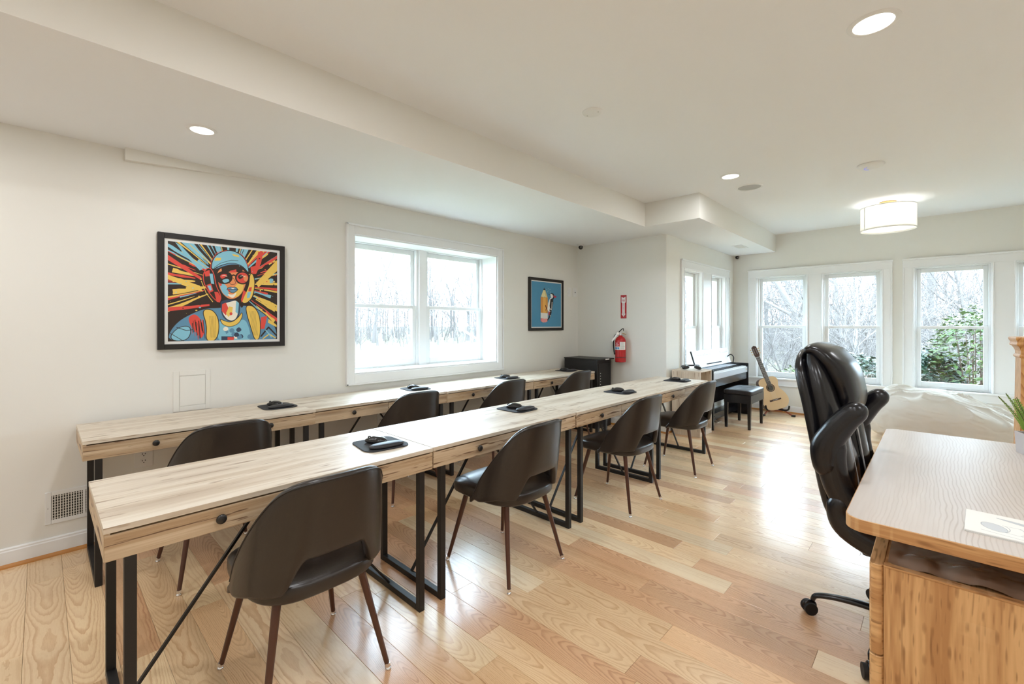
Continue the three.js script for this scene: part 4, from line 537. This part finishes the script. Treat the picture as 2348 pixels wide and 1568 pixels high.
// ------------------------------------------------------------------ teacher's desk at the right
function roundRect(x0, x1, y0, y1, r) { const s = new THREE.Shape(); s.moveTo(x0 + r, y0); s.lineTo(x1 - r, y0); s.absarc(x1 - r, y0 + r, r, -QY, 0); s.lineTo(x1, y1 - r); s.absarc(x1 - r, y1 - r, r, 0, QY); s.lineTo(x0 + r, y1); s.absarc(x0 + r, y1 - r, r, QY, Math.PI); s.lineTo(x0, y0 + r); s.absarc(x0 + r, y0 + r, r, Math.PI, Math.PI * 1.5); return s; }
{
  const X = 3.95, Z = -2.61, o = thing('teacher_desk', 'large oak desk with pale rounded top and drawer pedestal at the office chair', 'desk', [X, 0, Z]);
  const g = new THREE.ExtrudeGeometry(roundRect(-0.375, 0.375, -0.835, 0.835, 0.055), { depth: 0.036, bevelEnabled: true, bevelSize: 0.002, bevelThickness: 0.002, bevelSegments: 2, curveSegments: 12 }).rotateX(-QY).translate(0, 0.712, 0);
  const cap = new THREE.ExtrudeGeometry(roundRect(-0.374, 0.374, -0.834, 0.834, 0.054), { depth: 0.0012, bevelEnabled: false, curveSegments: 12 }).rotateX(-QY).translate(0, 0.7495, 0);
  part('edge_slab', mapUV(g, 'x', 0.83, 1.66), M.oak, o, 'warm oak edge'); { const c = clean(cap), p = c.attributes.position, uv = c.attributes.uv; for (let i = 0; i < p.count; i++) uv.setXY(i, p.getX(i) / 0.75 + 0.5, p.getZ(i) / 1.6); part('tabletop', c, M.officeTop, o, 'pale wood-grain top'); }
  const w2 = (n, x0, x1, y0, y1, z0, z1, gr, m = M.oak, r = 0.002, par = o) => part(n, mapUV(b2(x0 - X, x1 - X, y0, y1, z0 - Z, z1 - Z, r), gr, 0.83, 1.66, x0, z0), m, par);
  w2('pedestal', 3.668, 4.27, 0.012, 0.598, -2.30, -1.835, 'y', M.oak, 0.002); w2('pedestal_lip', 3.668, 4.27, 0.598, 0.604, -1.86, -1.833, 'x', M.oak, 0.001); w2('apron', 3.695, 4.26, 0.662, 0.711, -1.93, -1.905, 'x', M.oak, 0.001); w2('rear_support', 4.02, 4.22, 0.598, 0.711, -2.26, -2.0, 'y', M.oak); w2('end_panel', 3.66, 4.26, 0.0, 0.711, -3.36, -3.33, 'y', M.oak); w2('modesty_panel', 4.2, 4.216, 0.25, 0.711, -3.33, -2.30, 'z', M.oak);
  { const fg = new THREE.PlaneGeometry(0.59, 0.42, 60, 44).rotateX(-QY), p = fg.attributes.position; for (let i = 0; i < p.count; i++) { const x = p.getX(i), z = p.getZ(i); p.setY(i, 0.0105 + 0.030 * Math.abs(fbm(x * 9 + 3, z * 7, 17, 4)) - 0.007 * Math.exp(-((Math.abs(z) - 0.21) ** 2) / 0.0008)); } fg.computeVertexNormals(); part('plastic_film', fg.translate(3.972 - X, 0.596, -2.075 - Z), M.film, o, 'brown wrinkled protective film'); }
  const front = (y0, y1, scoop) => { // drawer front, rounded near corners, dipped finger pull
    const s = roundRect(-0.033, 0.0, -0.233, 0.233, 0.0155), gg = new THREE.ExtrudeGeometry(s, { depth: y1 - y0, steps: 1, bevelEnabled: true, bevelSize: 0.0015, bevelThickness: 0.0015, bevelSegments: 1, curveSegments: 8 }).rotateX(-QY).translate(3.6665 - X, y0, -2.068 - Z); return part('drawer', mapUV(gg, 'z', 0.83, 1.66, scoop), M.oak, o);
  };
  front(0.315, 0.598, 0.3); front(0.02, 0.306, 0.65);
  const drawing = drawn(512, 380, (c, W, H) => { c.fillStyle = '#f1efe9'; c.fillRect(0, 0, W, H); c.strokeStyle = '#9aa0a4'; c.lineWidth = 2.4; c.fillStyle = '#cfd3d4'; c.beginPath(); c.ellipse(110, 235, 44, 66, -0.5, 0, 7); c.fill(); c.stroke(); c.beginPath(); c.moveTo(140, 180); c.quadraticCurveTo(250, 170, 330, 190); c.quadraticCurveTo(400, 220, 420, 260); c.stroke(); c.beginPath(); c.moveTo(140, 290); c.quadraticCurveTo(260, 300, 330, 330); c.stroke(); for (const x of [150, 205]) { c.beginPath(); c.moveTo(x, 178); c.quadraticCurveTo(x + 36, 230, x, 292); c.stroke(); } for (let i = 0; i < 12; i++) { c.beginPath(); c.ellipse(240 + (i % 4) * 36, 215 + Math.floor(i / 4) * 30, 5, 4, 0, 0, 7); c.fillStyle = '#a9aeb0'; c.fill(); } c.fillStyle = '#c4c8ca'; c.beginPath(); c.moveTo(120, 60); c.quadraticCurveTo(200, 60, 330, 120); c.lineTo(420, 150); c.lineTo(410, 170); c.lineTo(290, 140); c.quadraticCurveTo(180, 100, 120, 60); c.fill(); c.stroke(); c.beginPath(); c.ellipse(430, 250, 60, 80, 0.4, 0, 7); c.stroke(); for (let i = 0; i < 10; i++) { c.beginPath(); c.moveTo(380 + i * 12, 200 + i * 6); c.lineTo(400 + i * 10, 240 + i * 8); c.stroke(); } c.beginPath(); c.moveTo(60, 320); c.quadraticCurveTo(250, 370, 480, 350); c.stroke(); });
  const ps = thing('drawing_sheet', 'white card with a pencil sketch on the large oak desk', 'drawing', [3.997, 0.7509, -1.99], -0.05); part('card', rb(0.285, 0.0035, 0.212, 0, 0.0032, 0, 0.001), M.mat, ps); part('sketch', new THREE.PlaneGeometry(0.283, 0.21).rotateX(-QY).translate(0, 0.0053, 0), new THREE.MeshStandardMaterial({ map: drawing, roughness: 0.75 }), ps); part('under_sheet', bx(0.283, 0.001, 0.212, 0.003, 0.0006, 0.002), M.mat, ps);
  const pot = thing('potted_fern', 'small fern in a square cement pot on the large oak desk', 'plant', [4.118, 0.7509, -3.21], 0.3);
  part('pot', loft([[0.04, 0], [0.045, 0.1], [0.039, 0.1], [0.037, 0.085]].map(([r, y]) => [[-1, -1], [-1, 1], [1, 1], [1, -1]].map(([a, b]) => V3(a * r, y, b * r)))).toNonIndexed(), M.cement, pot).geometry.computeVertexNormals(); part('soil', bx(0.074, 0.004, 0.074, 0, 0.088, 0), M.soil, pot);
  const rr = rng(9), tips = [[-0.13, 0.27, 0.03], [-0.10, 0.285, 0.02], [-0.055, 0.265, 0.0], [0.05, 0.28, 0.05], [0.1, 0.24, -0.06], [-0.02, 0.25, -0.1], [0.12, 0.2, 0.08], [-0.09, 0.22, 0.1], [0.02, 0.3, 0.02]];
  for (const [x, y, z] of tips) {
    const c = new THREE.QuadraticBezierCurve3(V3(x * 0.06, 0.088, z * 0.06), V3(x * 0.35, y * 0.62, z * 0.35), V3(x, y, z)), leaves = [], sd = V3(z, 0, -x).normalize(); if (!sd.length()) sd.set(1, 0, 0);
    for (let i = 3; i < 17; i++) { const t = i / 17, q = c.getPoint(t), T = c.getTangent(t), L = 0.042 * (1 - t * 0.72) * Math.min(1, t * 4); for (const s of [-1, 1]) { const d = sd.clone().multiplyScalar(s).addScaledVector(T, 0.35).normalize(), nrm = T.clone().cross(d).normalize(), gg = new THREE.BufferGeometry(), a = q, b = q.clone().addScaledVector(d, L * 0.5).addScaledVector(T, 0.0075), e = q.clone().addScaledVector(d, L).addScaledVector(nrm, -0.003), f = q.clone().addScaledVector(d, L * 0.5).addScaledVector(T, -0.0075).addScaledVector(nrm, 0.001); gg.setAttribute('position', new THREE.Float32BufferAttribute([a, b, e, a, e, f].flatMap((v) => [v.x, v.y, v.z]), 3)); gg.computeVertexNormals(); leaves.push(gg); } }
    const f = part('frond', merge(leaves), M.fern, pot); part('midrib', new THREE.TubeGeometry(c, 16, 0.0016, 5), M.fernStem, f); rr();
  }
}
// ------------------------------------------------------------------ executive chair: local +x is forward
{
  const BETA = 0.06, o = thing('office_chair', 'black padded leather executive chair with tall back at the large oak desk', 'office chair', [3.69, 0, -2.52], -BETA), L = M.leatherShiny;
  for (let k = 0; k < 5; k++) {
    const a = THREE.MathUtils.degToRad(177 + 72 * k) - BETA, c = Math.cos(a), s = Math.sin(a), at = (r, y) => [c * r, y, s * r], sd = V3(-s, 0, c), leg = part('base_arm', sweep([at(0.02, 0.115), at(0.15, 0.12), at(0.27, 0.105), at(0.315, 0.088), at(0.325, 0.066)], [[0.024, 0.017], [0.019, 0.014], [0.016, 0.012], [0.014, 0.011], [0.010, 0.01]], 26, 12, sd, 1), M.pianoBlack, o);
    const w = []; for (const e of [-1, 1]) w.push(new THREE.CylinderGeometry(0.028, 0.028, 0.017, 22).rotateX(QY).translate(0, 0.028, e * 0.014)); part('caster', merge(w).rotateY(-a + 0.6).translate(c * 0.338, 0, s * 0.338), M.dark, leg); part('caster_hood', pillow(0.03, 0.024, 0.012, 0.9, 0.8, 20, 10).rotateY(-a + 0.6).translate(c * 0.335, 0.04, s * 0.335), M.pianoBlack, leg);
  }
  part('hub', cyl(0.045, 0.05, 0.06, 0, 0.115, 0, 24), M.pianoBlack, o); part('gas_column', cyl(0.022, 0.028, 0.27, 0, 0.27, 0, 18), M.dark, o); part('tilt_mechanism', rb(0.26, 0.05, 0.2, 0, 0.395, 0, 0.012), M.dark, o);
  part('seat', pillow(0.27, 0.062, 0.25, 0.62, 0.5, 56, 22, (q) => { q.y += 0.02 * smooth(0, 0.25, Math.abs(q.z)) * (q.y > 0 ? 1 : 0) - 0.02 * smooth(0.12, 0.27, q.x); return q.add(V3(0.05, 0.525, 0)); }), L, o); part('seat_shell', pillow(0.25, 0.045, 0.24, 0.6, 0.5, 48, 14).translate(0.03, 0.475, 0), L, o);
  const BX = 0.065, spine = [[-0.25, 0.50], [-0.288, 0.60], [-0.312, 0.74], [-0.338, 0.90], [-0.374, 1.07], [-0.424, 1.25]], off = (f, z, y0 = 0) => spine.map(([x, y], i) => [x + f + BX, y + y0, z * [0.86, 0.97, 1.02, 1.03, 1.0, 0.86][i]]), up = V3(0, 0, 1);
  part('back_shell', sweep(off(0, 0), [[0.21, 0.03], [0.235, 0.036], [0.25, 0.038], [0.252, 0.038], [0.245, 0.036], [0.20, 0.028]], 60, 30, up, 0.66, 0.04, 0.11), L, o);
  for (const s of [-1, 1]) { const b = part('side_bolster', sweep(off(0.052, s * 0.158), [[0.055, 0.03], [0.075, 0.05], [0.082, 0.056], [0.082, 0.054], [0.076, 0.048], [0.05, 0.03]], 50, 22, up, 0.85, 0.06, 0.12), L, o); part('stitching', tube(off(0.096, s * 0.086).slice(1, 5), 0.0035, 40, 6), M.piping, b, 'pale stitched piping'); }
  part('lumbar_pad', sweep(off(0.04, 0).slice(0, 4), [[0.085, 0.03], [0.095, 0.045], [0.095, 0.05], [0.085, 0.03]], 30, 18, up, 0.75, 0.1, 0.1), L, o); part('centre_panel', sweep(off(0.033, 0).slice(2), [[0.08, 0.03], [0.09, 0.035], [0.095, 0.035], [0.09, 0.02]], 24, 18, up, 0.75, 0.1, 0.1), L, o);
  part('headrest', sweep([[-0.24, 0.955, 0], [-0.245, 1.05, 0], [-0.275, 1.15, 0], [-0.315, 1.215, 0], [-0.36, 1.25, 0], [-0.405, 1.235, 0]].map(([x, y, z]) => [x + BX, y, z]), [[0.13, 0.03], [0.155, 0.048], [0.17, 0.055], [0.18, 0.045], [0.18, 0.03], [0.17, 0.022]], 60, 30, up, 0.74, 0.10, 0.10), L, o, 'glossy wrapped headrest cushion');
  for (const s of [-1, 1]) {
    const z = s * 0.27, fwd = ([x, y, w]) => [x + BX * smooth(0.42, 0.7, y), y, w], pad = part('armrest', sweep([[-0.155, 1.04, z], [-0.2, 0.995, z], [-0.25, 0.925, z], [-0.284, 0.85, z], [-0.284, 0.78, z], [-0.262, 0.735, z]].map(fwd), [[0.036, 0.036], [0.042, 0.044], [0.045, 0.05], [0.046, 0.056], [0.044, 0.05], [0.036, 0.036]], 56, 22, up, 0.85, 0.12, 0.12), L, o);
    part('stitching', tube([[-0.195, 1.04, z + 0.02 * s], [-0.25, 0.98, z + 0.025 * s], [-0.305, 0.89, z + 0.025 * s], [-0.32, 0.79, z + 0.025 * s]].map(fwd), 0.0022, 30, 5), M.welt, pad);
    part('arm_support', sweep([[-0.25, 0.92, z], [-0.262, 0.85, z], [-0.262, 0.76, z], [-0.225, 0.66, z - s * 0.005], [-0.14, 0.575, z - s * 0.015], [0.0, 0.52, z - s * 0.03]].map(fwd), [[0.03, 0.03], [0.036, 0.048], [0.036, 0.052], [0.036, 0.052], [0.036, 0.05], [0.03, 0.04]], 50, 20, up, 0.9, 0.06, 0.06), L, o);
    part('arm_base_pad', sweep([[-0.215, 0.665, z], [-0.225, 0.61, z], [-0.18, 0.545, z], [-0.07, 0.495, z], [0.06, 0.475, z], [0.12, 0.48, z]].map(fwd), [[0.034, 0.034], [0.038, 0.044], [0.04, 0.05], [0.04, 0.05], [0.036, 0.045], [0.03, 0.035]], 50, 20, up, 0.9, 0.12, 0.12), L, o);
  }
}
// ------------------------------------------------------------------ bean bag and newel post
{
  const o = thing('bean_bag', 'large wrinkled beige bean bag under the end windows', 'bean bag', [3.84, 0, -7.02]);
  const body = pillow(0.68, 0.33, 0.64, 0.62, 0.85, 260, 160, (q) => {
    const h = (q.y + 0.33) / 0.66, up = smooth(0.35, 1, h), a = Math.atan2(q.z + 0.25, q.x + 0.1), rad = Math.hypot(q.x + 0.1, q.z + 0.25), slope = 1 - 0.34 * smooth(-0.1, 0.65, q.x) * smooth(0.2, 1, h);
const wob = 0.35 * noise2(q.x * 2.5, q.z * 2.5, 5), ridge = (e, f, sd) => (1 - Math.min(1, Math.abs(fbm(e, f, sd, 2)) * 3)) ** 2, fold = (0.042 * ridge(q.x * 1.3 + 2, q.z * 5.5 - q.x * 1.6 + q.y * 3 + wob, 33) + 0.022 * ridge(q.x * 2.6 + 7, q.z * 11 + q.x * 2 + q.y * 6 + wob * 2, 47)) * up * smooth(0.02, 0.3, rad), soft = 0.03 * fbm(q.x * 2.5 + 4, q.z * 2.5 + q.y * 3, 37, 3), crease = 0.010 * Math.max(0, 1 - Math.abs(fbm(a * 4, q.y * 8, 39, 3)) * 5);
    const k = 1 + soft + crease; return V3(q.x * k, (q.y + 0.33) * 0.90 * slope + (fold + soft * 0.6) * smooth(0.05, 0.4, h), q.z * k);
  });
  part('cover', body, M.beige, o); part('seam', tube([[-0.62, 0.36, 0.2], [-0.45, 0.45, 0.44], [-0.1, 0.40, 0.60], [0.3, 0.28, 0.58]], 0.004, 40, 5), M.beige, o);
  const n = thing('newel_post', 'turned oak newel post behind the large oak desk', 'newel post', [4.222, 0, -4.2], 0.1), sq = (pts) => { const g = lathe(pts.map(([r, y]) => [r * Math.SQRT2, y]), 4).rotateY(QY / 2).toNonIndexed(); g.computeVertexNormals(); return mapUV(g, 'y', 0.9, 3); };
  part('shaft', sq([[0.072, 0], [0.072, 0.5], [0.064, 1.16]]), M.newel, n); part('neck_moulding', sq([[0.064, 1.155], [0.071, 1.162], [0.073, 1.168], [0.071, 1.174], [0.066, 1.18], [0.066, 1.2], [0.072, 1.218], [0.078, 1.228]]), M.newel, n); part('cap', sq([[0.076, 1.228], [0.084, 1.232], [0.088, 1.240], [0.084, 1.250], [0.083, 1.256], [0.089, 1.268], [0.091, 1.276], [0.088, 1.284], [0.001, 1.292]]), M.newel, n);
}
// ------------------------------------------------------------------ outdoors
const groundY = (x, z) => { const d = Math.hypot(x - 2, z + 3); return -0.35 + 0.9 * smooth(24, 75, d) + 0.15 * fbm(x * 0.08, z * 0.08, 3, 2); };
{
  const g = new THREE.PlaneGeometry(220, 220, 90, 90).rotateX(-QY), p = g.attributes.position; for (let i = 0; i < p.count; i++) p.setY(i, groundY(p.getX(i), p.getZ(i)));
  const col = []; for (let i = 0; i < p.count; i++) { const x = p.getX(i), z = p.getZ(i), w = smooth(-0.25, 0.25, fbm(x * 0.09, z * 0.09, 6, 3) + (Math.hypot(x, z + 3) > 24 || z < -8 && x > -12 ? 0.45 : -0.45)); col.push(lerp(1, 1.15, w), lerp(1, 0.85, w), lerp(1, 1.25, w)); } g.setAttribute('color', new THREE.Float32BufferAttribute(col, 3)); M.grass.vertexColors = true;
  g.computeVertexNormals(); struct('ground', g, M.grass, 'pale winter lawn and leaf litter outside the windows');
}
function treeGeo(seed, H, R, levels, spread, sides = 6) {
  const r = rng(seed), pos = [], idx = [], rand = (a) => (r() - 0.5) * 2 * a;
  const limb = (p, dir, len, rad, lvl) => {
    const n = lvl === 0 ? 9 : lvl === 1 ? 6 : 4, sd = lvl === 0 ? sides + 2 : lvl < 2 ? sides : lvl < 3 ? 4 : 3, kids = []; let q = p.clone(), d = dir.clone(), prev = -1;
    for (let i = 0; i <= n; i++) {
      const t = i / n, rr = rad * (lvl === 0 ? (1 - t * 0.82) * (1 + 0.5 * Math.exp(-t * 14)) : 1 - t * 0.8), u = Math.abs(d.y) > 0.9 ? V3(1, 0, 0) : V3(0, 1, 0), a = d.clone().cross(u).normalize(), b = d.clone().cross(a).normalize(), k = pos.length / 3;
      for (let j = 0; j < sd; j++) { const f = j / sd * Math.PI * 2; pos.push(q.x + (a.x * Math.cos(f) + b.x * Math.sin(f)) * rr, q.y + (a.y * Math.cos(f) + b.y * Math.sin(f)) * rr, q.z + (a.z * Math.cos(f) + b.z * Math.sin(f)) * rr); }
      if (prev >= 0) for (let j = 0; j < sd; j++) { const j2 = (j + 1) % sd; idx.push(prev + j, k + j, prev + j2, prev + j2, k + j, k + j2); }
      prev = k; if (i < n) { if (lvl < levels && (lvl ? i > 0 : t > 0.2)) kids.push([q.clone(), d.clone(), rr, t]); q.addScaledVector(d, len / n); d.add(V3(rand(0.16 + 0.1 * lvl), rand(0.08) + (lvl ? 0.07 : 0.02), rand(0.16 + 0.1 * lvl))).normalize(); }
    }
    for (const [kp, kd, kr, t] of kids) { const m = lvl === 0 ? (r() < 0.8 ? 2 : 1) : lvl === 1 ? 2 : r() < 0.85 ? 2 : 1; for (let e = 0; e < m; e++) { const az = r() * Math.PI * 2, tilt = spread * (0.7 + r() * 0.6), u = Math.abs(kd.y) > 0.9 ? V3(1, 0, 0) : V3(0, 1, 0), a = kd.clone().cross(u).normalize().applyAxisAngle(kd, az), nd = kd.clone().multiplyScalar(Math.cos(tilt)).addScaledVector(a, Math.sin(tilt)).normalize(); limb(kp, nd, len * (lvl === 0 ? lerp(0.55, 0.3, t) : 0.52) * (0.7 + r() * 0.6), Math.max(kr * (0.42 + r() * 0.2), 0.004), lvl + 1); } }
  };
  limb(V3(0, -0.3, 0), V3(rand(0.1), 1, rand(0.1)).normalize(), H, R, 0);
  const g = new THREE.BufferGeometry(); g.setAttribute('position', new THREE.Float32BufferAttribute(pos, 3)); g.setIndex(idx); g.computeVertexNormals(); return g;
}
{
  const kinds = [treeGeo(3, 13, 0.13, 3, 0.85), treeGeo(8, 11, 0.09, 3, 0.7), treeGeo(15, 15, 0.16, 3, 0.95), treeGeo(21, 9, 0.07, 3, 0.6), treeGeo(34, 12, 0.11, 3, 0.8)], r = rng(2024);
  const spots = [];
  const fan = (s0, s1, d0, d1, n, axis) => { for (let i = 0; i < n; i++) { const s = lerp(s0, s1, (i + 0.2 + r() * 0.6) / n), d = lerp(d0, d1, r()); spots.push(axis === 'z' ? [3.79 + s * d, -d] : [3.79 - d, -s * d]); } };
  fan(-0.30, 0.12, 14, 34, 11, 'z'); fan(0.49, 1.02, 28, 46, 9, 'x'); fan(-0.44, -0.31, 16, 34, 3, 'z');
  spots.forEach(([x, z], i) => {
    const k = i % 5, left = i >= 11 && i <= 19, o = shadowed(new THREE.Mesh(kinds[k], M.bark)); o.name = numbered('bare_tree'); o.position.set(x, groundY(x, z), z); o.rotation.y = r() * 6.28; o.scale.setScalar(left ? 0.7 + r() * 0.35 : 0.6 + r() * 0.45); scene.add(o);
    tag(o, left ? 'bare leafless tree on the pale lawn beyond the wide window' : i > 19 ? 'bare leafless tree beyond the narrow windows at the piano' : 'bare leafless tree in the woods beyond the end windows', 'tree', left ? 'trees beyond the wide window' : i > 19 ? 'trees beyond the narrow windows' : 'trees beyond the end windows');
  });
  { const o = shadowed(new THREE.Mesh(treeGeo(57, 11, 0.10, 3, 0.75), M.bark)); o.name = 'leaning_tree'; o.position.set(1.75, -0.4, -15.5); o.rotation.set(0.05, 0.4, 0.42); scene.add(o); tag(o, 'leaning tree trunk close behind the end windows', 'tree'); }
  const far = new THREE.InstancedMesh(treeGeo(71, 9, 0.07, 2, 0.6, 4), M.bark, 420), m = new THREE.Matrix4(), q = new THREE.Quaternion();
  for (let i = 0; i < 420; i++) { const a = lerp(0.35, 2.35, r()) , d = 34 + r() * 36, x = 3.79 - Math.sin(a - 0.5) * d, z = -Math.cos(a - 0.5) * d; q.setFromAxisAngle(V3(0, 1, 0), r() * 6.28); const s = 0.6 + r() * 0.5; m.compose(V3(x, groundY(x, z) - 0.2, z), q, V3(s, s, s)); far.setMatrixAt(i, m); }
  far.name = 'distant_woodland'; tag(shadowed(far), 'distant pale bare woodland beyond all the windows', 'woodland', null, 'stuff'); scene.add(far);
  const brush = new THREE.InstancedMesh(treeGeo(91, 2.6, 0.022, 2, 0.7, 4), M.bark, 520);
  for (let i = 0; i < 520; i++) { const back = i < 330, s0 = back ? lerp(-0.46, 0.14, r()) : lerp(0.42, 1.1, r()), d = back ? 12 + 24 * r() : 27 + 18 * r(), x = back ? 3.79 + s0 * d : 3.79 - d, z = back ? -d : -s0 * d, k = (back ? 0.4 + r() ** 2 * 1.3 : 0.4 + r() ** 2 * 1.6); q.setFromAxisAngle(V3(0, 1, 0), r() * 6.28); m.compose(V3(x, groundY(x, z) - 0.05, z), q, V3(k * 1.2, k, k * 1.2)); brush.setMatrixAt(i, m); }
  brush.name = 'leafless_undergrowth'; tag(shadowed(brush), 'leafless grey undergrowth at the edge of the woods', 'undergrowth', null, 'stuff'); scene.add(brush);
  // shrubs close to the end wall
  const leaf = (() => { const g = new THREE.BufferGeometry(), P = [[0, 0, 0], [0.35, 0.04, 0.28], [1, -0.06, 0], [0.35, 0.04, -0.28], [0.45, -0.02, 0]]; g.setAttribute('position', new THREE.Float32BufferAttribute([[0, 1, 4], [1, 2, 4], [2, 3, 4], [3, 0, 4]].flatMap((t) => t.flatMap((i) => P[i])), 3)); g.computeVertexNormals(); return g; })();
  const shrub = (name, label, [x, z], [rx, h, rz], n, size, mat, tint, seed) => {
    const o = thing(name, label, 'shrub', [x, groundY(x, z), z]), rr = rng(seed), im = shadowed(new THREE.InstancedMesh(leaf, mat, n)), stems = [], e = new THREE.Euler(), c = new THREE.Color();
    for (let i = 0; i < 34; i++) { const a = rr() * 6.28, k = Math.sqrt(rr()); stems.push(rod([Math.cos(a) * 0.1, 0, Math.sin(a) * 0.1], [Math.cos(a) * rx * k * 0.9, h * (0.95 - 0.45 * k * k), Math.sin(a) * rz * k * 0.9], 0.012, 0.003, 5)); }
    for (let i = 0; i < n; i++) { const a = rr() * 6.28, v = Math.acos(lerp(-0.55, 1, rr())), k = 0.72 + 0.3 * rr() + 0.13 * fbm(a * 2, v * 3, seed, 2), s = size * (0.6 + rr() * 0.8); e.set(rr() * 0.9 - 0.45, a + (rr() - 0.5) * 2.4, (rr() - 0.6) * 1.1); const rad = Math.sin(v); m.compose(V3(Math.cos(-a) * rx * rad * k, h * 0.5 + Math.cos(v) * h * 0.5 * k, Math.sin(-a) * rz * rad * k), q.setFromEuler(e), V3(s, s, s)); im.setMatrixAt(i, m); const g = 0.65 + rr() * 0.7; im.setColorAt(i, c.setRGB(g * (0.8 + rr() * 0.5), g, g * (0.7 + rr() * 0.6))); }
    im.name = 'foliage'; im.userData.kind = 'stuff'; o.add(im); part('stems', merge(stems), M.twig, o).userData.kind = 'stuff';
  };
  shrub('laurel_shrub', 'dark green laurel shrub outside the window behind the office chair', [2.75, -9.45], [0.75, 1.25, 0.6], 2600, 0.10, M.laurel, 0, 5); shrub('laurel_shrub', 'dark green laurel shrub outside the window above the bean bag', [3.62, -9.35], [0.5, 1.42, 0.5], 2200, 0.10, M.laurel, 0, 6); shrub('flowering_shrub', 'tall light green shrub outside the window above the bean bag', [4.25, -9.3], [0.62, 2.05, 0.55], 3200, 0.075, M.lime, 0, 7); shrub('laurel_shrub', 'low green shrub outside the window behind the guitar', [1.95, -9.7], [0.55, 0.95, 0.5], 1300, 0.08, M.lime, 0, 8); shrub('flowering_shrub', 'light green shrub beyond the newel post window', [5.0, -9.4], [0.6, 1.9, 0.5], 1600, 0.075, M.lime, 0, 10); shrub('laurel_shrub', 'dark evergreen shrub outside the narrow window behind the cubby', [0.55, -7.4], [0.5, 1.15, 0.6], 1400, 0.09, M.laurel, 0, 11);
  const lamp = thing('outdoor_flood_light', 'white flood light bracket outside the wide window', 'flood light', [-0.62, 1.2, -3.95]); part('arm', rod([0, -0.08, -0.12], [-0.2, 0.09, 0.06], 0.014), M.white, lamp); part('wall_mount', merge(rod([0, -0.08, -0.12], [0.278, -0.08, -0.12], 0.016), rod([0.268, -0.08, -0.12], [0.279, -0.08, -0.12], 0.05, 0.05, 16)), M.white, lamp); part('head', rb(0.03, 0.17, 0.045, -0.22, 0.17, 0.07, 0.008).rotateZ(0.08), M.white, lamp); part('knuckle', rod([-0.215, 0.12, 0.06], [-0.15, 0.16, 0.0], 0.018), M.white, lamp);
}
renderer.render(scene, camera);
